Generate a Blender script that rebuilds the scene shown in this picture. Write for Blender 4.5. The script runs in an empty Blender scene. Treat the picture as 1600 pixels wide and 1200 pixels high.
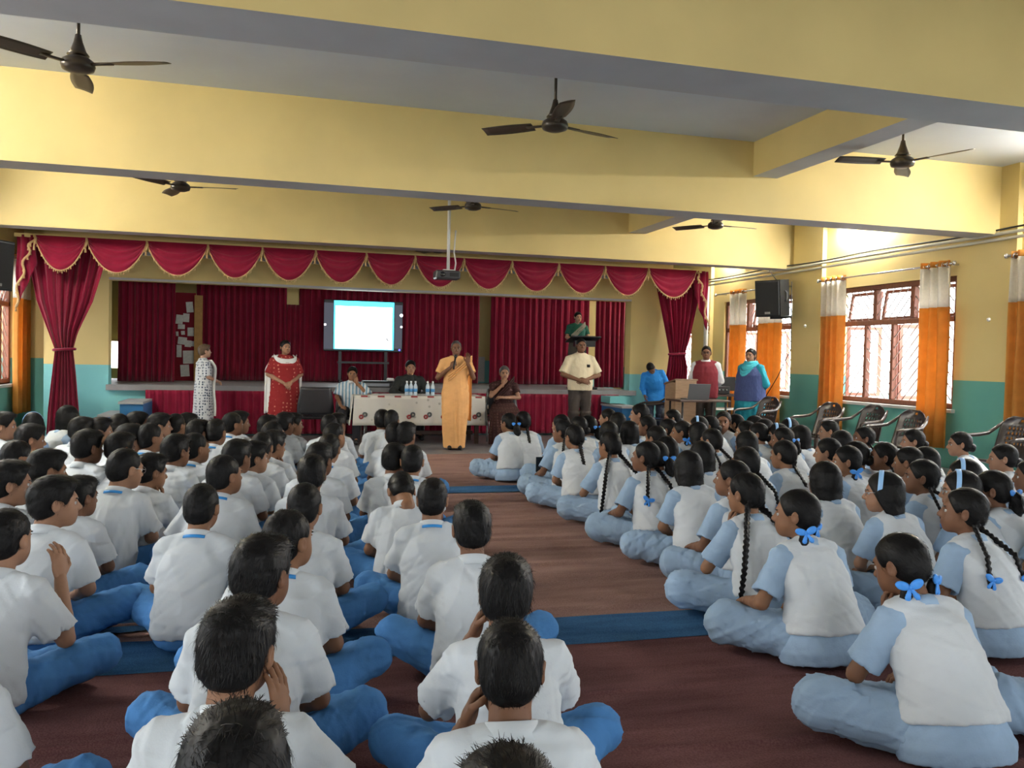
import bpy, math, random
import numpy as np
from mathutils import Matrix, Vector, Euler

# ------------------------------------------------------------------ camera
scene = bpy.context.scene
COL = scene.collection
F_PX, YAW, PITCH, ROLL, CAM_H = 1326.5, .2712, -.0296, .0219, 1.35
_fw = np.array([math.sin(YAW)*math.cos(PITCH), math.cos(YAW)*math.cos(PITCH), math.sin(PITCH)])
_r = np.array([math.cos(YAW), -math.sin(YAW), 0.0])
_u = np.cross(_r, _fw)
_c, _s = math.cos(ROLL), math.sin(ROLL)
_right = _c*_r + _s*_u
_up = -_s*_r + _c*_u
cam_d = bpy.data.cameras.new('camera')
cam = bpy.data.objects.new('camera', cam_d)
COL.objects.link(cam)
cam_d.sensor_width = 36.0
cam_d.lens = F_PX/1600*36
cam_d.clip_start = .05
cam.matrix_world = Matrix(((_right[0], _up[0], -_fw[0], 0), (_right[1], _up[1], -_fw[1], 0),
                           (_right[2], _up[2], -_fw[2], CAM_H), (0, 0, 0, 1)))
scene.camera = cam

# ------------------------------------------------------------------ light: overcast daylight through the windows and the open rear of the hall
world = bpy.data.worlds.new('world')
scene.world = world
world.use_nodes = True
_bg = world.node_tree.nodes['Background']
_bg.inputs[0].default_value = (.94, .97, 1.0, 1)
_bg.inputs[1].default_value = 3.2
scene.view_settings.view_transform = 'Standard'
scene.view_settings.look = 'None'
scene.view_settings.exposure = 2.1
scene.view_settings.gamma = 1.0
scene.view_settings.use_curve_mapping = False
scene.cycles.max_bounces = 8
scene.cycles.diffuse_bounces = 3
scene.cycles.use_adaptive_sampling = True
scene.cycles.adaptive_threshold = .05
scene.cycles.transparent_max_bounces = 8
scene.cycles.caustics_reflective = False
scene.cycles.caustics_refractive = False

def portal(name, loc, rot, sx, sy):
    d = bpy.data.lights.new(name, 'AREA')
    d.shape = 'RECTANGLE'
    d.size, d.size_y = sx, sy
    d.cycles.is_portal = True
    o = bpy.data.objects.new(name, d)
    o.location = loc
    o.rotation_euler = rot
    COL.objects.link(o)

def at(u, v, x=None, y=None, z=None):
    """Back-project a reference pixel on a world plane (used to measure where things stand)."""
    a, b = (u-800)/F_PX, (600-v)/F_PX
    d = _fw + (_c*a-_s*b)*_r + (_s*a+_c*b)*_u
    t = x/d[0] if x is not None else y/d[1] if y is not None else (z-CAM_H)/d[2]
    return np.array([0, 0, CAM_H]) + t*d

# ------------------------------------------------------------------ materials
MATS = {}
def mat(name, col, rough=.6, var=0., vscale=6., bump=0., bscale=60., metal=0., spec=.35, sheen=0., trans=0., emis=None, estr=0., stretch=None, alpha=1.):
    if name in MATS: return MATS[name]
    m = bpy.data.materials.new(name)
    m.use_nodes = True
    nt = m.node_tree
    b = nt.nodes['Principled BSDF']
    b.inputs['Base Color'].default_value = (*col, 1)
    b.inputs['Roughness'].default_value = rough
    b.inputs['Metallic'].default_value = metal
    b.inputs['Specular IOR Level'].default_value = spec
    if sheen: b.inputs['Sheen Weight'].default_value = sheen
    if emis:
        b.inputs['Emission Color'].default_value = (*emis, 1)
        b.inputs['Emission Strength'].default_value = estr
    if alpha < 1: b.inputs['Alpha'].default_value = alpha
    if var or bump:
        tc = nt.nodes.new('ShaderNodeTexCoord')
        mp = nt.nodes.new('ShaderNodeMapping')
        if stretch: mp.inputs['Scale'].default_value = stretch
        nt.links.new(tc.outputs['Object'], mp.inputs['Vector'])
    if var:
        n = nt.nodes.new('ShaderNodeTexNoise'); n.inputs['Scale'].default_value = vscale; n.inputs['Detail'].default_value = 4
        nt.links.new(mp.outputs['Vector'], n.inputs['Vector'])
        r = nt.nodes.new('ShaderNodeMapRange')
        r.inputs['From Min'].default_value = .3; r.inputs['From Max'].default_value = .7
        r.inputs['To Min'].default_value = 1-var; r.inputs['To Max'].default_value = 1+var
        nt.links.new(n.outputs['Fac'], r.inputs['Value'])
        mx = nt.nodes.new('ShaderNodeVectorMath'); mx.operation = 'SCALE'
        mx.inputs[0].default_value = col
        nt.links.new(r.outputs['Result'], mx.inputs['Scale'])
        nt.links.new(mx.outputs['Vector'], b.inputs['Base Color'])
    if bump:
        n2 = nt.nodes.new('ShaderNodeTexNoise'); n2.inputs['Scale'].default_value = bscale; n2.inputs['Detail'].default_value = 3
        nt.links.new(mp.outputs['Vector'], n2.inputs['Vector'])
        bp = nt.nodes.new('ShaderNodeBump'); bp.inputs['Strength'].default_value = bump; bp.inputs['Distance'].default_value = .02
        nt.links.new(n2.outputs['Fac'], bp.inputs['Height'])
        nt.links.new(bp.outputs['Normal'], b.inputs['Normal'])
    if trans:
        t = nt.nodes.new('ShaderNodeBsdfTranslucent')
        src = b.inputs['Base Color'].links[0].from_socket if b.inputs['Base Color'].links else None
        t.inputs['Color'].default_value = (*col, 1)
        if src: nt.links.new(src, t.inputs['Color'])
        ms = nt.nodes.new('ShaderNodeMixShader'); ms.inputs[0].default_value = trans
        nt.links.new(b.outputs[0], ms.inputs[1]); nt.links.new(t.outputs[0], ms.inputs[2])
        nt.links.new(ms.outputs[0], nt.nodes['Material Output'].inputs['Surface'])
    MATS[name] = m
    return m

def zsplit_mat(name, low, high, z, rough=.55):
    """Wall paint: dado colour below z, upper colour above it, faint roller marks."""
    m = mat(name, high, rough, bump=.05, bscale=25)
    nt = m.node_tree; b = nt.nodes['Principled BSDF']
    g = nt.nodes.new('ShaderNodeNewGeometry'); sp = nt.nodes.new('ShaderNodeSeparateXYZ')
    nt.links.new(g.outputs['Position'], sp.inputs[0])
    gt = nt.nodes.new('ShaderNodeMath'); gt.operation = 'GREATER_THAN'; gt.inputs[1].default_value = z
    nt.links.new(sp.outputs['Z'], gt.inputs[0])
    n = nt.nodes.new('ShaderNodeTexNoise'); n.inputs['Scale'].default_value = 1.7; n.inputs['Detail'].default_value = 5
    nt.links.new(g.outputs['Position'], n.inputs['Vector'])
    r = nt.nodes.new('ShaderNodeMapRange'); r.inputs['To Min'].default_value = .93; r.inputs['To Max'].default_value = 1.05
    nt.links.new(n.outputs['Fac'], r.inputs['Value'])
    mx = nt.nodes.new('ShaderNodeMix'); mx.data_type = 'RGBA'
    mx.inputs['A'].default_value = (*low, 1); mx.inputs['B'].default_value = (*high, 1)
    nt.links.new(gt.outputs[0], mx.inputs['Factor'])
    sc = nt.nodes.new('ShaderNodeVectorMath'); sc.operation = 'SCALE'
    nt.links.new(mx.outputs['Result'], sc.inputs[0]); nt.links.new(r.outputs[0], sc.inputs['Scale'])
    nt.links.new(sc.outputs[0], b.inputs['Base Color'])
    return m

# ------------------------------------------------------------------ mesh helpers
def raw_mesh(name, V, faces, mats=(), midx=None, smooth=False):
    """Fast mesh from arrays; faces is an (n,3)/(n,4) array or a list of tuples."""
    me = bpy.data.meshes.new(name)
    if isinstance(faces, np.ndarray):
        n, k = faces.shape
        me.vertices.add(len(V)); me.vertices.foreach_set('co', np.asarray(V, np.float32).ravel())
        me.loops.add(n*k); me.loops.foreach_set('vertex_index', faces.astype(np.int32).ravel())
        me.polygons.add(n); me.polygons.foreach_set('loop_start', np.arange(0, n*k, k, dtype=np.int32))
        me.polygons.foreach_set('loop_total', np.full(n, k, np.int32))
    else:
        me.from_pydata([tuple(v) for v in V], [], faces)
    for m in mats: me.materials.append(m)
    if midx is not None: me.polygons.foreach_set('material_index', np.asarray(midx, np.int32))
    if smooth: me.polygons.foreach_set('use_smooth', np.ones(len(me.polygons), bool))
    me.update(calc_edges=True)
    return me

class MB:
    """Collects boxes, tubes, lathes and sheets into one mesh."""
    def __init__(s): s.v = []; s.f = []; s.m = []; s.cur = 0; s.T = None
    def _add(s, vs, fs):
        o = len(s.v)
        if s.T is not None: vs = [tuple(s.T @ Vector(v)) for v in vs]
        s.v += [tuple(v) for v in vs]; s.f += [tuple(i+o for i in f) for f in fs]; s.m += [s.cur]*len(fs)
        return s
    def box(s, x0, x1, y0, y1, z0, z1, bev=0):
        if bev:
            b = min(bev, (x1-x0)*.45, (y1-y0)*.45, (z1-z0)*.45)
            vs = []
            for (zz, bb) in ((z0, b), (z0+b, 0), (z1-b, 0), (z1, b)):
                X0, X1, Y0, Y1 = x0+bb, x1-bb, y0+bb, y1-bb
                vs += [(X0+b*(bb == 0), Y0, zz), (X1-b*(bb == 0), Y0, zz), (X1, Y0+b*(bb == 0), zz), (X1, Y1-b*(bb == 0), zz),
                       (X1-b*(bb == 0), Y1, zz), (X0+b*(bb == 0), Y1, zz), (X0, Y1-b*(bb == 0), zz), (X0, Y0+b*(bb == 0), zz)]
            fs = [tuple(range(7, -1, -1)), tuple(range(24, 32))]
            for l in range(3):
                for i in range(8): j = (i+1) % 8; fs.append((l*8+i, l*8+j, l*8+8+j, l*8+8+i))
            return s._add(vs, fs)
        vs = [(x, y, z) for z in (z0, z1) for y in (y0, y1) for x in (x0, x1)]
        return s._add(vs, [(0, 2, 3, 1), (4, 5, 7, 6), (0, 1, 5, 4), (2, 6, 7, 3), (0, 4, 6, 2), (1, 3, 7, 5)])
    def tube(s, pts, r, n=8, cap=True, flat=1.):
        pts = [Vector(p) for p in pts]; m = len(pts)
        rs = r if isinstance(r, (list, tuple)) else [r]*m
        vs = []; ref = None
        for i, p in enumerate(pts):
            d = (pts[min(i+1, m-1)]-pts[max(i-1, 0)]).normalized()
            if ref is None: ref = Vector((0, 0, 1)) if abs(d.z) < .9 else Vector((1, 0, 0))
            a = (ref-d*ref.dot(d)).normalized(); b = d.cross(a); ref = a
            for k in range(n):
                t = 2*math.pi*k/n
                vs.append(p+(a*math.cos(t)+b*math.sin(t)*flat)*rs[i])
        fs = [(i*n+k, i*n+(k+1) % n, (i+1)*n+(k+1) % n, (i+1)*n+k) for i in range(m-1) for k in range(n)]
        if cap: fs += [tuple(range(n-1, -1, -1)), tuple(range((m-1)*n, m*n))]
        return s._add(vs, fs)
    def lathe(s, prof, c=(0, 0, 0), n=20, sx=1., sy=1.):
        vs = []; fs = []; m = len(prof)
        for (r, z) in prof:
            for k in range(n):
                t = 2*math.pi*k/n; vs.append((c[0]+r*sx*math.cos(t), c[1]+r*sy*math.sin(t), c[2]+z))
        for i in range(m-1):
            for k in range(n): fs.append((i*n+k, i*n+(k+1) % n, (i+1)*n+(k+1) % n, (i+1)*n+k))
        fs += [tuple(range(n-1, -1, -1)), tuple(range((m-1)*n, m*n))]
        return s._add(vs, fs)
    def grid(s, fn, nu, nv, thick=0.):
        """Sheet fn(u,v)->xyz for u,v in 0..1; thick gives it a back side."""
        P = [[Vector(fn(i/nu, j/nv)) for j in range(nv+1)] for i in range(nu+1)]
        vs = [P[i][j] for i in range(nu+1) for j in range(nv+1)]
        w = nv+1
        fs = [(i*w+j, (i+1)*w+j, (i+1)*w+j+1, i*w+j+1) for i in range(nu) for j in range(nv)]
        if thick:
            n0 = len(vs)
            for i in range(nu+1):
                for j in range(nv+1):
                    du = P[min(i+1, nu)][j]-P[max(i-1, 0)][j]; dv = P[i][min(j+1, nv)]-P[i][max(j-1, 0)]
                    nn = du.cross(dv)
                    nn = nn.normalized() if nn.length > 1e-9 else Vector((0, 0, 1))
                    vs.append(P[i][j]-nn*thick)
            fs += [tuple(n0+k for k in reversed(f)) for f in fs[:nu*nv]]
            rim = [i*w for i in range(nu+1)] + [nu*w+j for j in range(1, w)] + [i*w+nv for i in range(nu-1, -1, -1)] + [j for j in range(nv-1, 0, -1)]
            for a in range(len(rim)):
                b = rim[(a+1) % len(rim)]; fs.append((rim[a], n0+rim[a], n0+b, b))
        return s._add(vs, fs)
    def prism(s, poly, z0, z1):
        n = len(poly)
        vs = [(x, y, z0) for x, y in poly] + [(x, y, z1) for x, y in poly]
        return s._add(vs, [tuple(range(n-1, -1, -1)), tuple(range(n, 2*n))] + [(i, (i+1) % n, n+(i+1) % n, n+i) for i in range(n)])
    def mesh(s, name, m, smooth=False):
        ms = m if isinstance(m, (list, tuple)) else [m]
        return raw_mesh(name, s.v, s.f, ms, s.m if len(ms) > 1 else None, smooth)
    def build(s, name, m, parent=None, smooth=False):
        return obj(name, s.mesh(name, m, smooth), parent)

def obj(name, me, parent=None, loc=None, rz=0.):
    o = bpy.data.objects.new(name, me); COL.objects.link(o)
    if parent is not None: o.parent = parent
    if loc is not None: o.location = loc
    if rz: o.rotation_euler = (0, 0, rz)
    return o
def empty(name, loc=(0, 0, 0), rz=0.):
    o = bpy.data.objects.new(name, None); COL.objects.link(o); o.location = loc; o.rotation_euler = (0, 0, rz); return o
def tag(o, label=None, cat=None, group=None, kind=None):
    if label: o['label'] = label
    if cat: o['category'] = cat
    if group: o['group'] = group
    if kind: o['kind'] = kind
    return o
def struct(o): o['kind'] = 'structure'; return o
def copy_tree(o, parent=None, kids=None):
    c = o.copy(); COL.objects.link(c); c.parent = parent
    for ch in (KIDS.get(o.name) or o.children): copy_tree(ch, c)
    return c
KIDS = {}
def lerp_(a, b, t): return np.array(a)+(np.array(b)-np.array(a))*t
ORD = ['first', 'second', 'third', 'fourth', 'fifth', 'sixth', 'seventh', 'eighth', 'ninth', 'tenth', 'eleventh', 'twelfth', 'thirteenth', 'fourteenth', 'fifteenth']

# ------------------------------------------------------------------ implicit surfaces for bodies and clothes
def _sm(a, b, k):
    if k <= 0: return np.minimum(a, b)
    h = np.maximum(k-np.abs(a-b), 0)/k
    return np.minimum(a, b)-h*h*k*.25
_EDG = [(0, 1), (2, 3), (4, 5), (6, 7), (0, 2), (1, 3), (4, 6), (5, 7), (0, 4), (1, 5), (2, 6), (3, 7)]
_COR = np.array([[i & 1, (i >> 1) & 1, (i >> 2) & 1] for i in range(8)])
def surface_nets(Fd, lo, h):
    ins = Fd < 0
    nx, ny, nz = Fd.shape
    cnt = np.zeros((nx-1, ny-1, nz-1), np.int8)
    for c in _COR: cnt += ins[c[0]:nx-1+c[0], c[1]:ny-1+c[1], c[2]:nz-1+c[2]]
    act = np.argwhere((cnt > 0) & (cnt < 8))
    idx = np.full(cnt.shape, -1, np.int32); idx[act[:, 0], act[:, 1], act[:, 2]] = np.arange(len(act))
    C = np.stack([Fd[act[:, 0]+c[0], act[:, 1]+c[1], act[:, 2]+c[2]] for c in _COR], 1)
    S = np.zeros((len(act), 3)); N = np.zeros(len(act))
    for a, b in _EDG:
        va, vb = C[:, a], C[:, b]; cr = (va < 0) != (vb < 0)
        t = np.where(cr, va/np.where(cr, va-vb, 1), 0)
        S += np.where(cr[:, None], _COR[a]+t[:, None]*(_COR[b]-_COR[a]), 0); N += cr
    V = lo+(act+S/N[:, None])*h
    Q = []
    for ax in range(3):
        o1, o2 = (ax+1) % 3, (ax+2) % 3
        sl = [slice(1, -1)]*3; sl[ax] = slice(0, -1); s2 = [slice(1, -1)]*3; s2[ax] = slice(1, None)
        a, b = ins[tuple(sl)], ins[tuple(s2)]
        e = np.argwhere(a != b)
        if not len(e): continue
        flip = a[e[:, 0], e[:, 1], e[:, 2]]
        g = e.copy(); g[:, o1] += 1; g[:, o2] += 1
        def cell(d1, d2):
            q = g.copy(); q[:, o1] += d1; q[:, o2] += d2
            return idx[q[:, 0], q[:, 1], q[:, 2]]
        q = np.stack([cell(-1, -1), cell(0, -1), cell(0, 0), cell(-1, 0)], 1)
        q[~flip] = q[~flip][:, ::-1]
        Q.append(q)
    return V, np.concatenate(Q) if Q else np.zeros((0, 4), int)

def rotm(yaw=0., pitch=0., roll=0.):
    """yaw about z (positive turns towards -x), pitch about x (positive looks up), roll about y; degrees."""
    return np.array(Euler((math.radians(pitch), math.radians(roll), 0)).to_matrix()) if not yaw else \
        np.array(Matrix.Rotation(math.radians(yaw), 3, 'Z') @ Euler((math.radians(pitch), math.radians(roll), 0)).to_matrix())

class SDF:
    def __init__(s): s.ops = []; s.cuts = []; s.disp = None
    def add(s, fn, lo, hi, k, op='u'): s.ops.append((fn, np.array(lo, float), np.array(hi, float), k, op)); return s
    def cap(s, a, b, ra, rb=None, k=.02, op='u', sq=None):
        """Tapered capsule; sq=(sx,sy,sz) measures the cross-section squashed (values > 1 flatten that axis)."""
        rb = ra if rb is None else rb
        a = np.array(a, float); b = np.array(b, float); q = np.array(sq if sq else (1, 1, 1), float)
        A, B = a*q, b*q; D = B-A; L = max((D*D).sum(), 1e-12)
        def fn(x, y, z):
            px, py, pz = x*q[0]-A[0], y*q[1]-A[1], z*q[2]-A[2]
            t = np.clip((px*D[0]+py*D[1]+pz*D[2])/L, 0, 1)
            return (np.sqrt((px-t*D[0])**2+(py-t*D[1])**2+(pz-t*D[2])**2)-(ra+t*(rb-ra)))/q.max()**.5
        r = max(ra, rb)
        return s.add(fn, np.minimum(a, b)-r, np.maximum(a, b)+r, k, op)
    def chain(s, pts, rs, k=.02, op='u'):
        for i in range(len(pts)-1): s.cap(pts[i], pts[i+1], rs[i], rs[i+1], k, op)
        return s
    def ell(s, c, r, k=.02, op='u', R=None):
        c = np.array(c, float); r = np.array(r, float)
        def fn(x, y, z):
            X, Y, Z = x-c[0], y-c[1], z-c[2]
            if R is not None:
                X, Y, Z = X*R[0, 0]+Y*R[1, 0]+Z*R[2, 0], X*R[0, 1]+Y*R[1, 1]+Z*R[2, 1], X*R[0, 2]+Y*R[1, 2]+Z*R[2, 2]
            k0 = np.sqrt((X/r[0])**2+(Y/r[1])**2+(Z/r[2])**2)
            k1 = np.sqrt((X/r[0]**2)**2+(Y/r[1]**2)**2+(Z/r[2]**2)**2)
            return k0*(k0-1)/np.maximum(k1, 1e-6)
        m = r if R is None else np.full(3, r.max())
        return s.add(fn, c-m, c+m, k, op)
    def loft(s, zs, cx, cy, rx, ry, k=.02, op='u', pleat=None, R=None, o=(0, 0, 0), e=2.):
        """Stack of ellipses along z (or along the z axis of R at origin o); pleat(theta,z) scales the radius."""
        zs, rx, ry = np.array(zs, float), np.array(rx, float), np.array(ry, float)
        cx = np.zeros(len(zs))+np.array(cx, float); cy = np.zeros(len(zs))+np.array(cy, float)
        o = np.array(o, float)
        def fn(x, y, z):
            X, Y, Z = x-o[0], y-o[1], z-o[2]
            if R is not None:
                X, Y, Z = X*R[0, 0]+Y*R[1, 0]+Z*R[2, 0], X*R[0, 1]+Y*R[1, 1]+Z*R[2, 1], X*R[0, 2]+Y*R[1, 2]+Z*R[2, 2]
            a, b = np.interp(Z, zs, rx), np.interp(Z, zs, ry)
            X = X-np.interp(Z, zs, cx); Y = Y-np.interp(Z, zs, cy)
            if e == 2.: q = np.sqrt((X/a)**2+(Y/b)**2)
            else: q = (np.abs(X/a)**e+np.abs(Y/b)**e)**(1/e)
            if pleat is not None: q = q/pleat(np.arctan2(Y, X), Z)
            d = (q-1)*np.minimum(a, b)
            dz = np.maximum(zs[0]-Z, Z-zs[-1])
            return np.maximum(d, dz)
        m = max(rx.max()+np.abs(cx).max(), ry.max()+np.abs(cy).max())*1.12
        if R is None: lo, hi = np.array([-m, -m, zs[0]])+o, np.array([m, m, zs[-1]])+o
        else:
            t = max(abs(zs[0]), abs(zs[-1]))+m; lo, hi = o-t, o+t
        return s.add(fn, lo, hi, k, op)
    def cut(s, n, d, k=0.):
        """Keep only the side where n.p < d."""
        s.cuts.append((np.array(n, float), d, k)); return s
    def mesh(s, h=.01):
        us = [q for q in s.ops if q[4] == 'u']
        lo = np.min([q[1] for q in us], 0)-3*h-.006; hi = np.max([q[2] for q in us], 0)+3*h+.006
        n = np.ceil((hi-lo)/h).astype(int)+1
        ax = [lo[i]+h*np.arange(n[i]) for i in range(3)]
        Fd = np.full(n, .3, np.float32)
        for fn, a, b, k, op in s.ops:
            mg = k+3*h+.012
            i0 = np.maximum(((a-mg-lo)/h).astype(int), 0); i1 = np.minimum(((b+mg-lo)/h).astype(int)+2, n)
            if (i1 <= i0).any(): continue
            x = ax[0][i0[0]:i1[0], None, None].astype(np.float32); y = ax[1][None, i0[1]:i1[1], None].astype(np.float32); z = ax[2][None, None, i0[2]:i1[2]].astype(np.float32)
            sl = tuple(slice(i0[j], i1[j]) for j in range(3))
            d = fn(x, y, z)
            Fd[sl] = _sm(Fd[sl], d, k) if op == 'u' else -_sm(-Fd[sl], d, k)
        x, y, z = ax[0][:, None, None].astype(np.float32), ax[1][None, :, None].astype(np.float32), ax[2][None, None, :].astype(np.float32)
        if s.disp is not None:
            i, j, l = np.nonzero(np.abs(Fd) < .022)
            Fd[i, j, l] += s.disp(x[i, 0, 0], y[0, j, 0], z[0, 0, l])
        for nn, d, k in s.cuts: Fd = -_sm(-Fd, -(x*nn[0]+y*nn[1]+z*nn[2]-d), k)
        for i in range(3):
            sl = [slice(None)]*3; sl[i] = 0; Fd[tuple(sl)] = .3; sl[i] = -1; Fd[tuple(sl)] = .3
        return surface_nets(Fd, lo, h)

def folds(seed, amp, wl, axis_bias=(1, 1, 1), n=5):
    """Cloth folds: a few warped directional waves."""
    rg = np.random.RandomState(seed)
    ds = rg.normal(size=(n, 3))*np.array(axis_bias); ds /= np.linalg.norm(ds, axis=1)[:, None]
    fr = 2*math.pi/(wl*rg.uniform(.7, 1.5, n)); ph = rg.uniform(0, 6.28, n); w = rg.normal(size=(n, 3))*4.5
    def fn(x, y, z):
        o = 0
        for i in range(n):
            q = np.sin((ds[i, 0]*x+ds[i, 1]*y+ds[i, 2]*z)*fr[i]+ph[i]+1.3*np.sin(w[i, 0]*x+w[i, 1]*y+w[i, 2]*z))
            o = o+.45*q+1.5*(np.maximum(1-1.7*np.abs(q), 0)**2-.2)*(-1 if i % 3 == 0 else .8)
        return (o*(amp/n**.5)).astype(np.float32)
    return fn

class Part:
    """Vertices, quads and a material slot per quad, joined from several pieces."""
    def __init__(s): s.V = []; s.Q = []; s.M = []; s.n = 0
    def add(s, V, Q, m=0):
        s.V.append(V); s.Q.append(Q+s.n); s.M.append(np.full(len(Q), m) if np.isscalar(m) else m); s.n += len(V); return s
    def arrays(s): return np.concatenate(s.V), np.concatenate(s.Q), np.concatenate(s.M)

def ball(c, r, n=8, m=10, R=None):
    V = []
    for i in range(n+1):
        t = math.pi*i/n
        for j in range(m):
            p = 2*math.pi*j/m; V.append((math.sin(t)*math.cos(p), math.cos(t), math.sin(t)*math.sin(p)))
    Q = [(i*m+j, i*m+(j+1) % m, (i+1)*m+(j+1) % m, (i+1)*m+j) for i in range(n) for j in range(m)]
    V = np.array(V)*np.array(r)
    if R is not None: V = V@np.array(R).T
    return V+np.array(c), np.array(Q)

# ---- head in its own frame: origin at the middle of the skull, +y forward, +z up
def head_mesh(h=.0045, female=False, mouth=0., full=True):
    s = SDF()
    s.ell((0, -.008, .015), (.073, .091, .083), .02)
    s.ell((0, .028, -.035), (.059 if not female else .056, .062, .074), .035)
    s.ell((0, .062, -.096), (.026 if not female else .02, .024, .02), .04)
    s.ell((0, .045, -.06), (.05, .045, .04), .03)
    s.cap((0, -.022, -.06), (0, -.038, -.17), .049 if not female else .043, .054 if not female else .047, .03)
    s.cap((-.03, .079, .014), (.03, .079, .014), .011, .011, .015)
    for q in (-1, 1): s.ell((q*.031, .094, -.008), (.017, .014, .011), .012, 's')
    s.cap((0, .086, -.004), (0, .107, -.036), .0075, .0115, .012)
    for q in (-1, 1): s.ell((q*.011, .098, -.041), (.0085, .01, .007), .008)
    s.ell((0, .0885, -.0645), (.022, .011, .005), .006); s.ell((0, .087, -.074), (.019, .011, .0055), .006)
    if mouth: s.ell((0, .098, -.069), (.014, .012, .004), .003, 's')
    for q in (-1, 1):
        R = rotm(yaw=-q*18, roll=q*8)
        s.ell((q*.079, -.008, -.016), (.0085, .019, .031), .008, 'u', R)
        s.ell((q*.088, -.004, -.012), (.006, .010, .017), .006, 's', R)
    V, Q = s.mesh(h)
    c = V[Q].mean(1)
    m = np.zeros(len(Q), int)
    lip = ((c[:, 0]/.022)**2+((c[:, 2]+.0695)/.0095)**2 < 1) & (c[:, 1] > .075)
    m[lip] = 1
    P = Part().add(V, Q, m)
    for q in (-1, 1):
        V, Q = ball((q*.031, .0735, -.008), (.0135, .0135, .0125)); cc = V[Q].mean(1)
        P.add(V, Q, np.where(cc[:, 1] > .0735+.0098, 3, 2))
        V, Q = ball((q*.032, .0865, .011), (.02, .006, .0036), 6, 8, rotm(roll=q*-4, yaw=-q*18)); P.add(V, Q, 3)
        V, Q = ball((q*.031, .0815, .0005), (.0165, .0075, .0042), 6, 8, rotm(yaw=-q*12)); P.add(V, Q, 0)
    return P.arrays()

def strands(V, Q, n, L, seed, flow, r=.0011, lift=.35, keep=None):
    """Short tapered hair strands rooted on a hair surface."""
    rg = np.random.RandomState(seed)
    A = V[Q]; nr = np.cross(A[:, 2]-A[:, 0], A[:, 3]-A[:, 1]); ar = np.linalg.norm(nr, axis=1)+1e-12; nr /= ar[:, None]
    w = ar.copy()
    c = A.mean(1)
    if keep is not None: w = w*keep(c)
    f = rg.choice(len(Q), n, p=w/w.sum())
    t = rg.uniform(size=(n, 2))
    p = (A[f, 0]*(1-t[:, :1])+A[f, 1]*t[:, :1])*(1-t[:, 1:])+(A[f, 3]*(1-t[:, :1])+A[f, 2]*t[:, :1])*t[:, 1:]
    N = nr[f]
    d = flow(p)+rg.normal(size=(n, 3))*.25
    d = d-N*(d*N).sum(1)[:, None]; d /= np.linalg.norm(d, axis=1)[:, None]+1e-9
    l = (L*rg.uniform(.6, 1.25, n))[:, None]
    sd = np.cross(N, d)*r
    p0 = p-N*.002; p1 = p+(d+N*lift)*l*.55; p2 = p+(d+N*lift*.45)*l
    VV = np.stack([p0-sd, p0+sd, p1+sd*.8, p1-sd*.8, p2+sd*.15, p2-sd*.15], 1).reshape(-1, 3)
    b = np.arange(n)[:, None]*6
    return VV, np.concatenate([b+np.array([[0, 1, 2, 3]]), b+np.array([[3, 2, 4, 5]])])

def hair_mesh(style, seed=0, h=.005, nstr=1800):
    """Hair in the head frame. Styles: short, full, tied (pulled back), bob, receding."""
    s = SDF()
    if style in ('short', 'full', 'receding'):
        g = {'short': .0, 'full': .005, 'receding': -.002}[style]
        s.ell((0, -.013, .022), (.079+g, .097+g, .090+g), .02)
        s.ell((0, -.045, -.035), (.066+g, .058, .055), .03)
        if style == 'full': s.ell((0, .045, .075), (.06, .05, .032), .03)
        rg = np.random.RandomState(seed)
        fo = folds(seed, .0022, .05); s.disp = fo
        lim = {'short': .036, 'full': .042, 'receding': .022}[style]
        s.cut((0, .88, -.47), lim, .008)
        s.cut((0, .45, -.89), .047, .006)
        for q in (-1, 1): s.ell((q*.085, .006, -.03), (.03, .03, .04), .01, 's')
        V, Q = s.mesh(h)
        fl = lambda p: np.stack([p[:, 0]*4, -.4-p[:, 1]*0+1.2*(p[:, 2] > .07)*(p[:, 1] > -.05), -1+.9*(p[:, 2] > .06)], 1)
        SV, SQ = strands(V, Q, nstr, .02 if style != 'full' else .028, seed, fl, r=.0008, lift=.14 if style != 'full' else .24, keep=lambda c: (c[:, 2] > -.04)*1.+.3)
    elif style in ('tied', 'bob'):
        g = .004 if style == 'tied' else .006
        s.ell((0, -.012, .02), (.078+g, .096+g, .088+g), .02)
        s.ell((0, -.05, -.035), (.062+g, .05, .05), .03)
        if style == 'bob':
            s.loft([-.15, -.12, -.04, .03], 0, [-.035, -.035, -.02, -.01], [.072, .092, .09, .07], [.05, .07, .085, .08], .03)
            for q in (-1, 1): s.cap((q*.072, .02, .0), (q*.082, .012, -.12), .02, .022, .02)
        s.disp = folds(seed, .0012, .03)
        s.cut((0, .87, -.49), .037 if style == 'tied' else .05, .008)
        if style == 'tied':
            s.cut((0, .35, -.94), .062, .006)
            for q in (-1, 1): s.ell((q*.088, .01, -.035), (.026, .03, .035), .012, 's')
        else: s.ell((0, .085, -.05), (.062, .075, .10), .012, 's')
        s.cap((0, .08, .085), (0, -.07, .112), .004, .003, .004, 's')
        V, Q = s.mesh(h)
        fl = lambda p: np.stack([p[:, 0]*6, -1+0*p[:, 1], -.7+0*p[:, 0]], 1)
        SV, SQ = strands(V, Q, nstr, .03, seed, fl, lift=.06, r=.0009, keep=lambda c: (c[:, 1] < .045)*1.)
    P = Part().add(V, Q).add(SV, SQ)
    return P.arrays()

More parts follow.
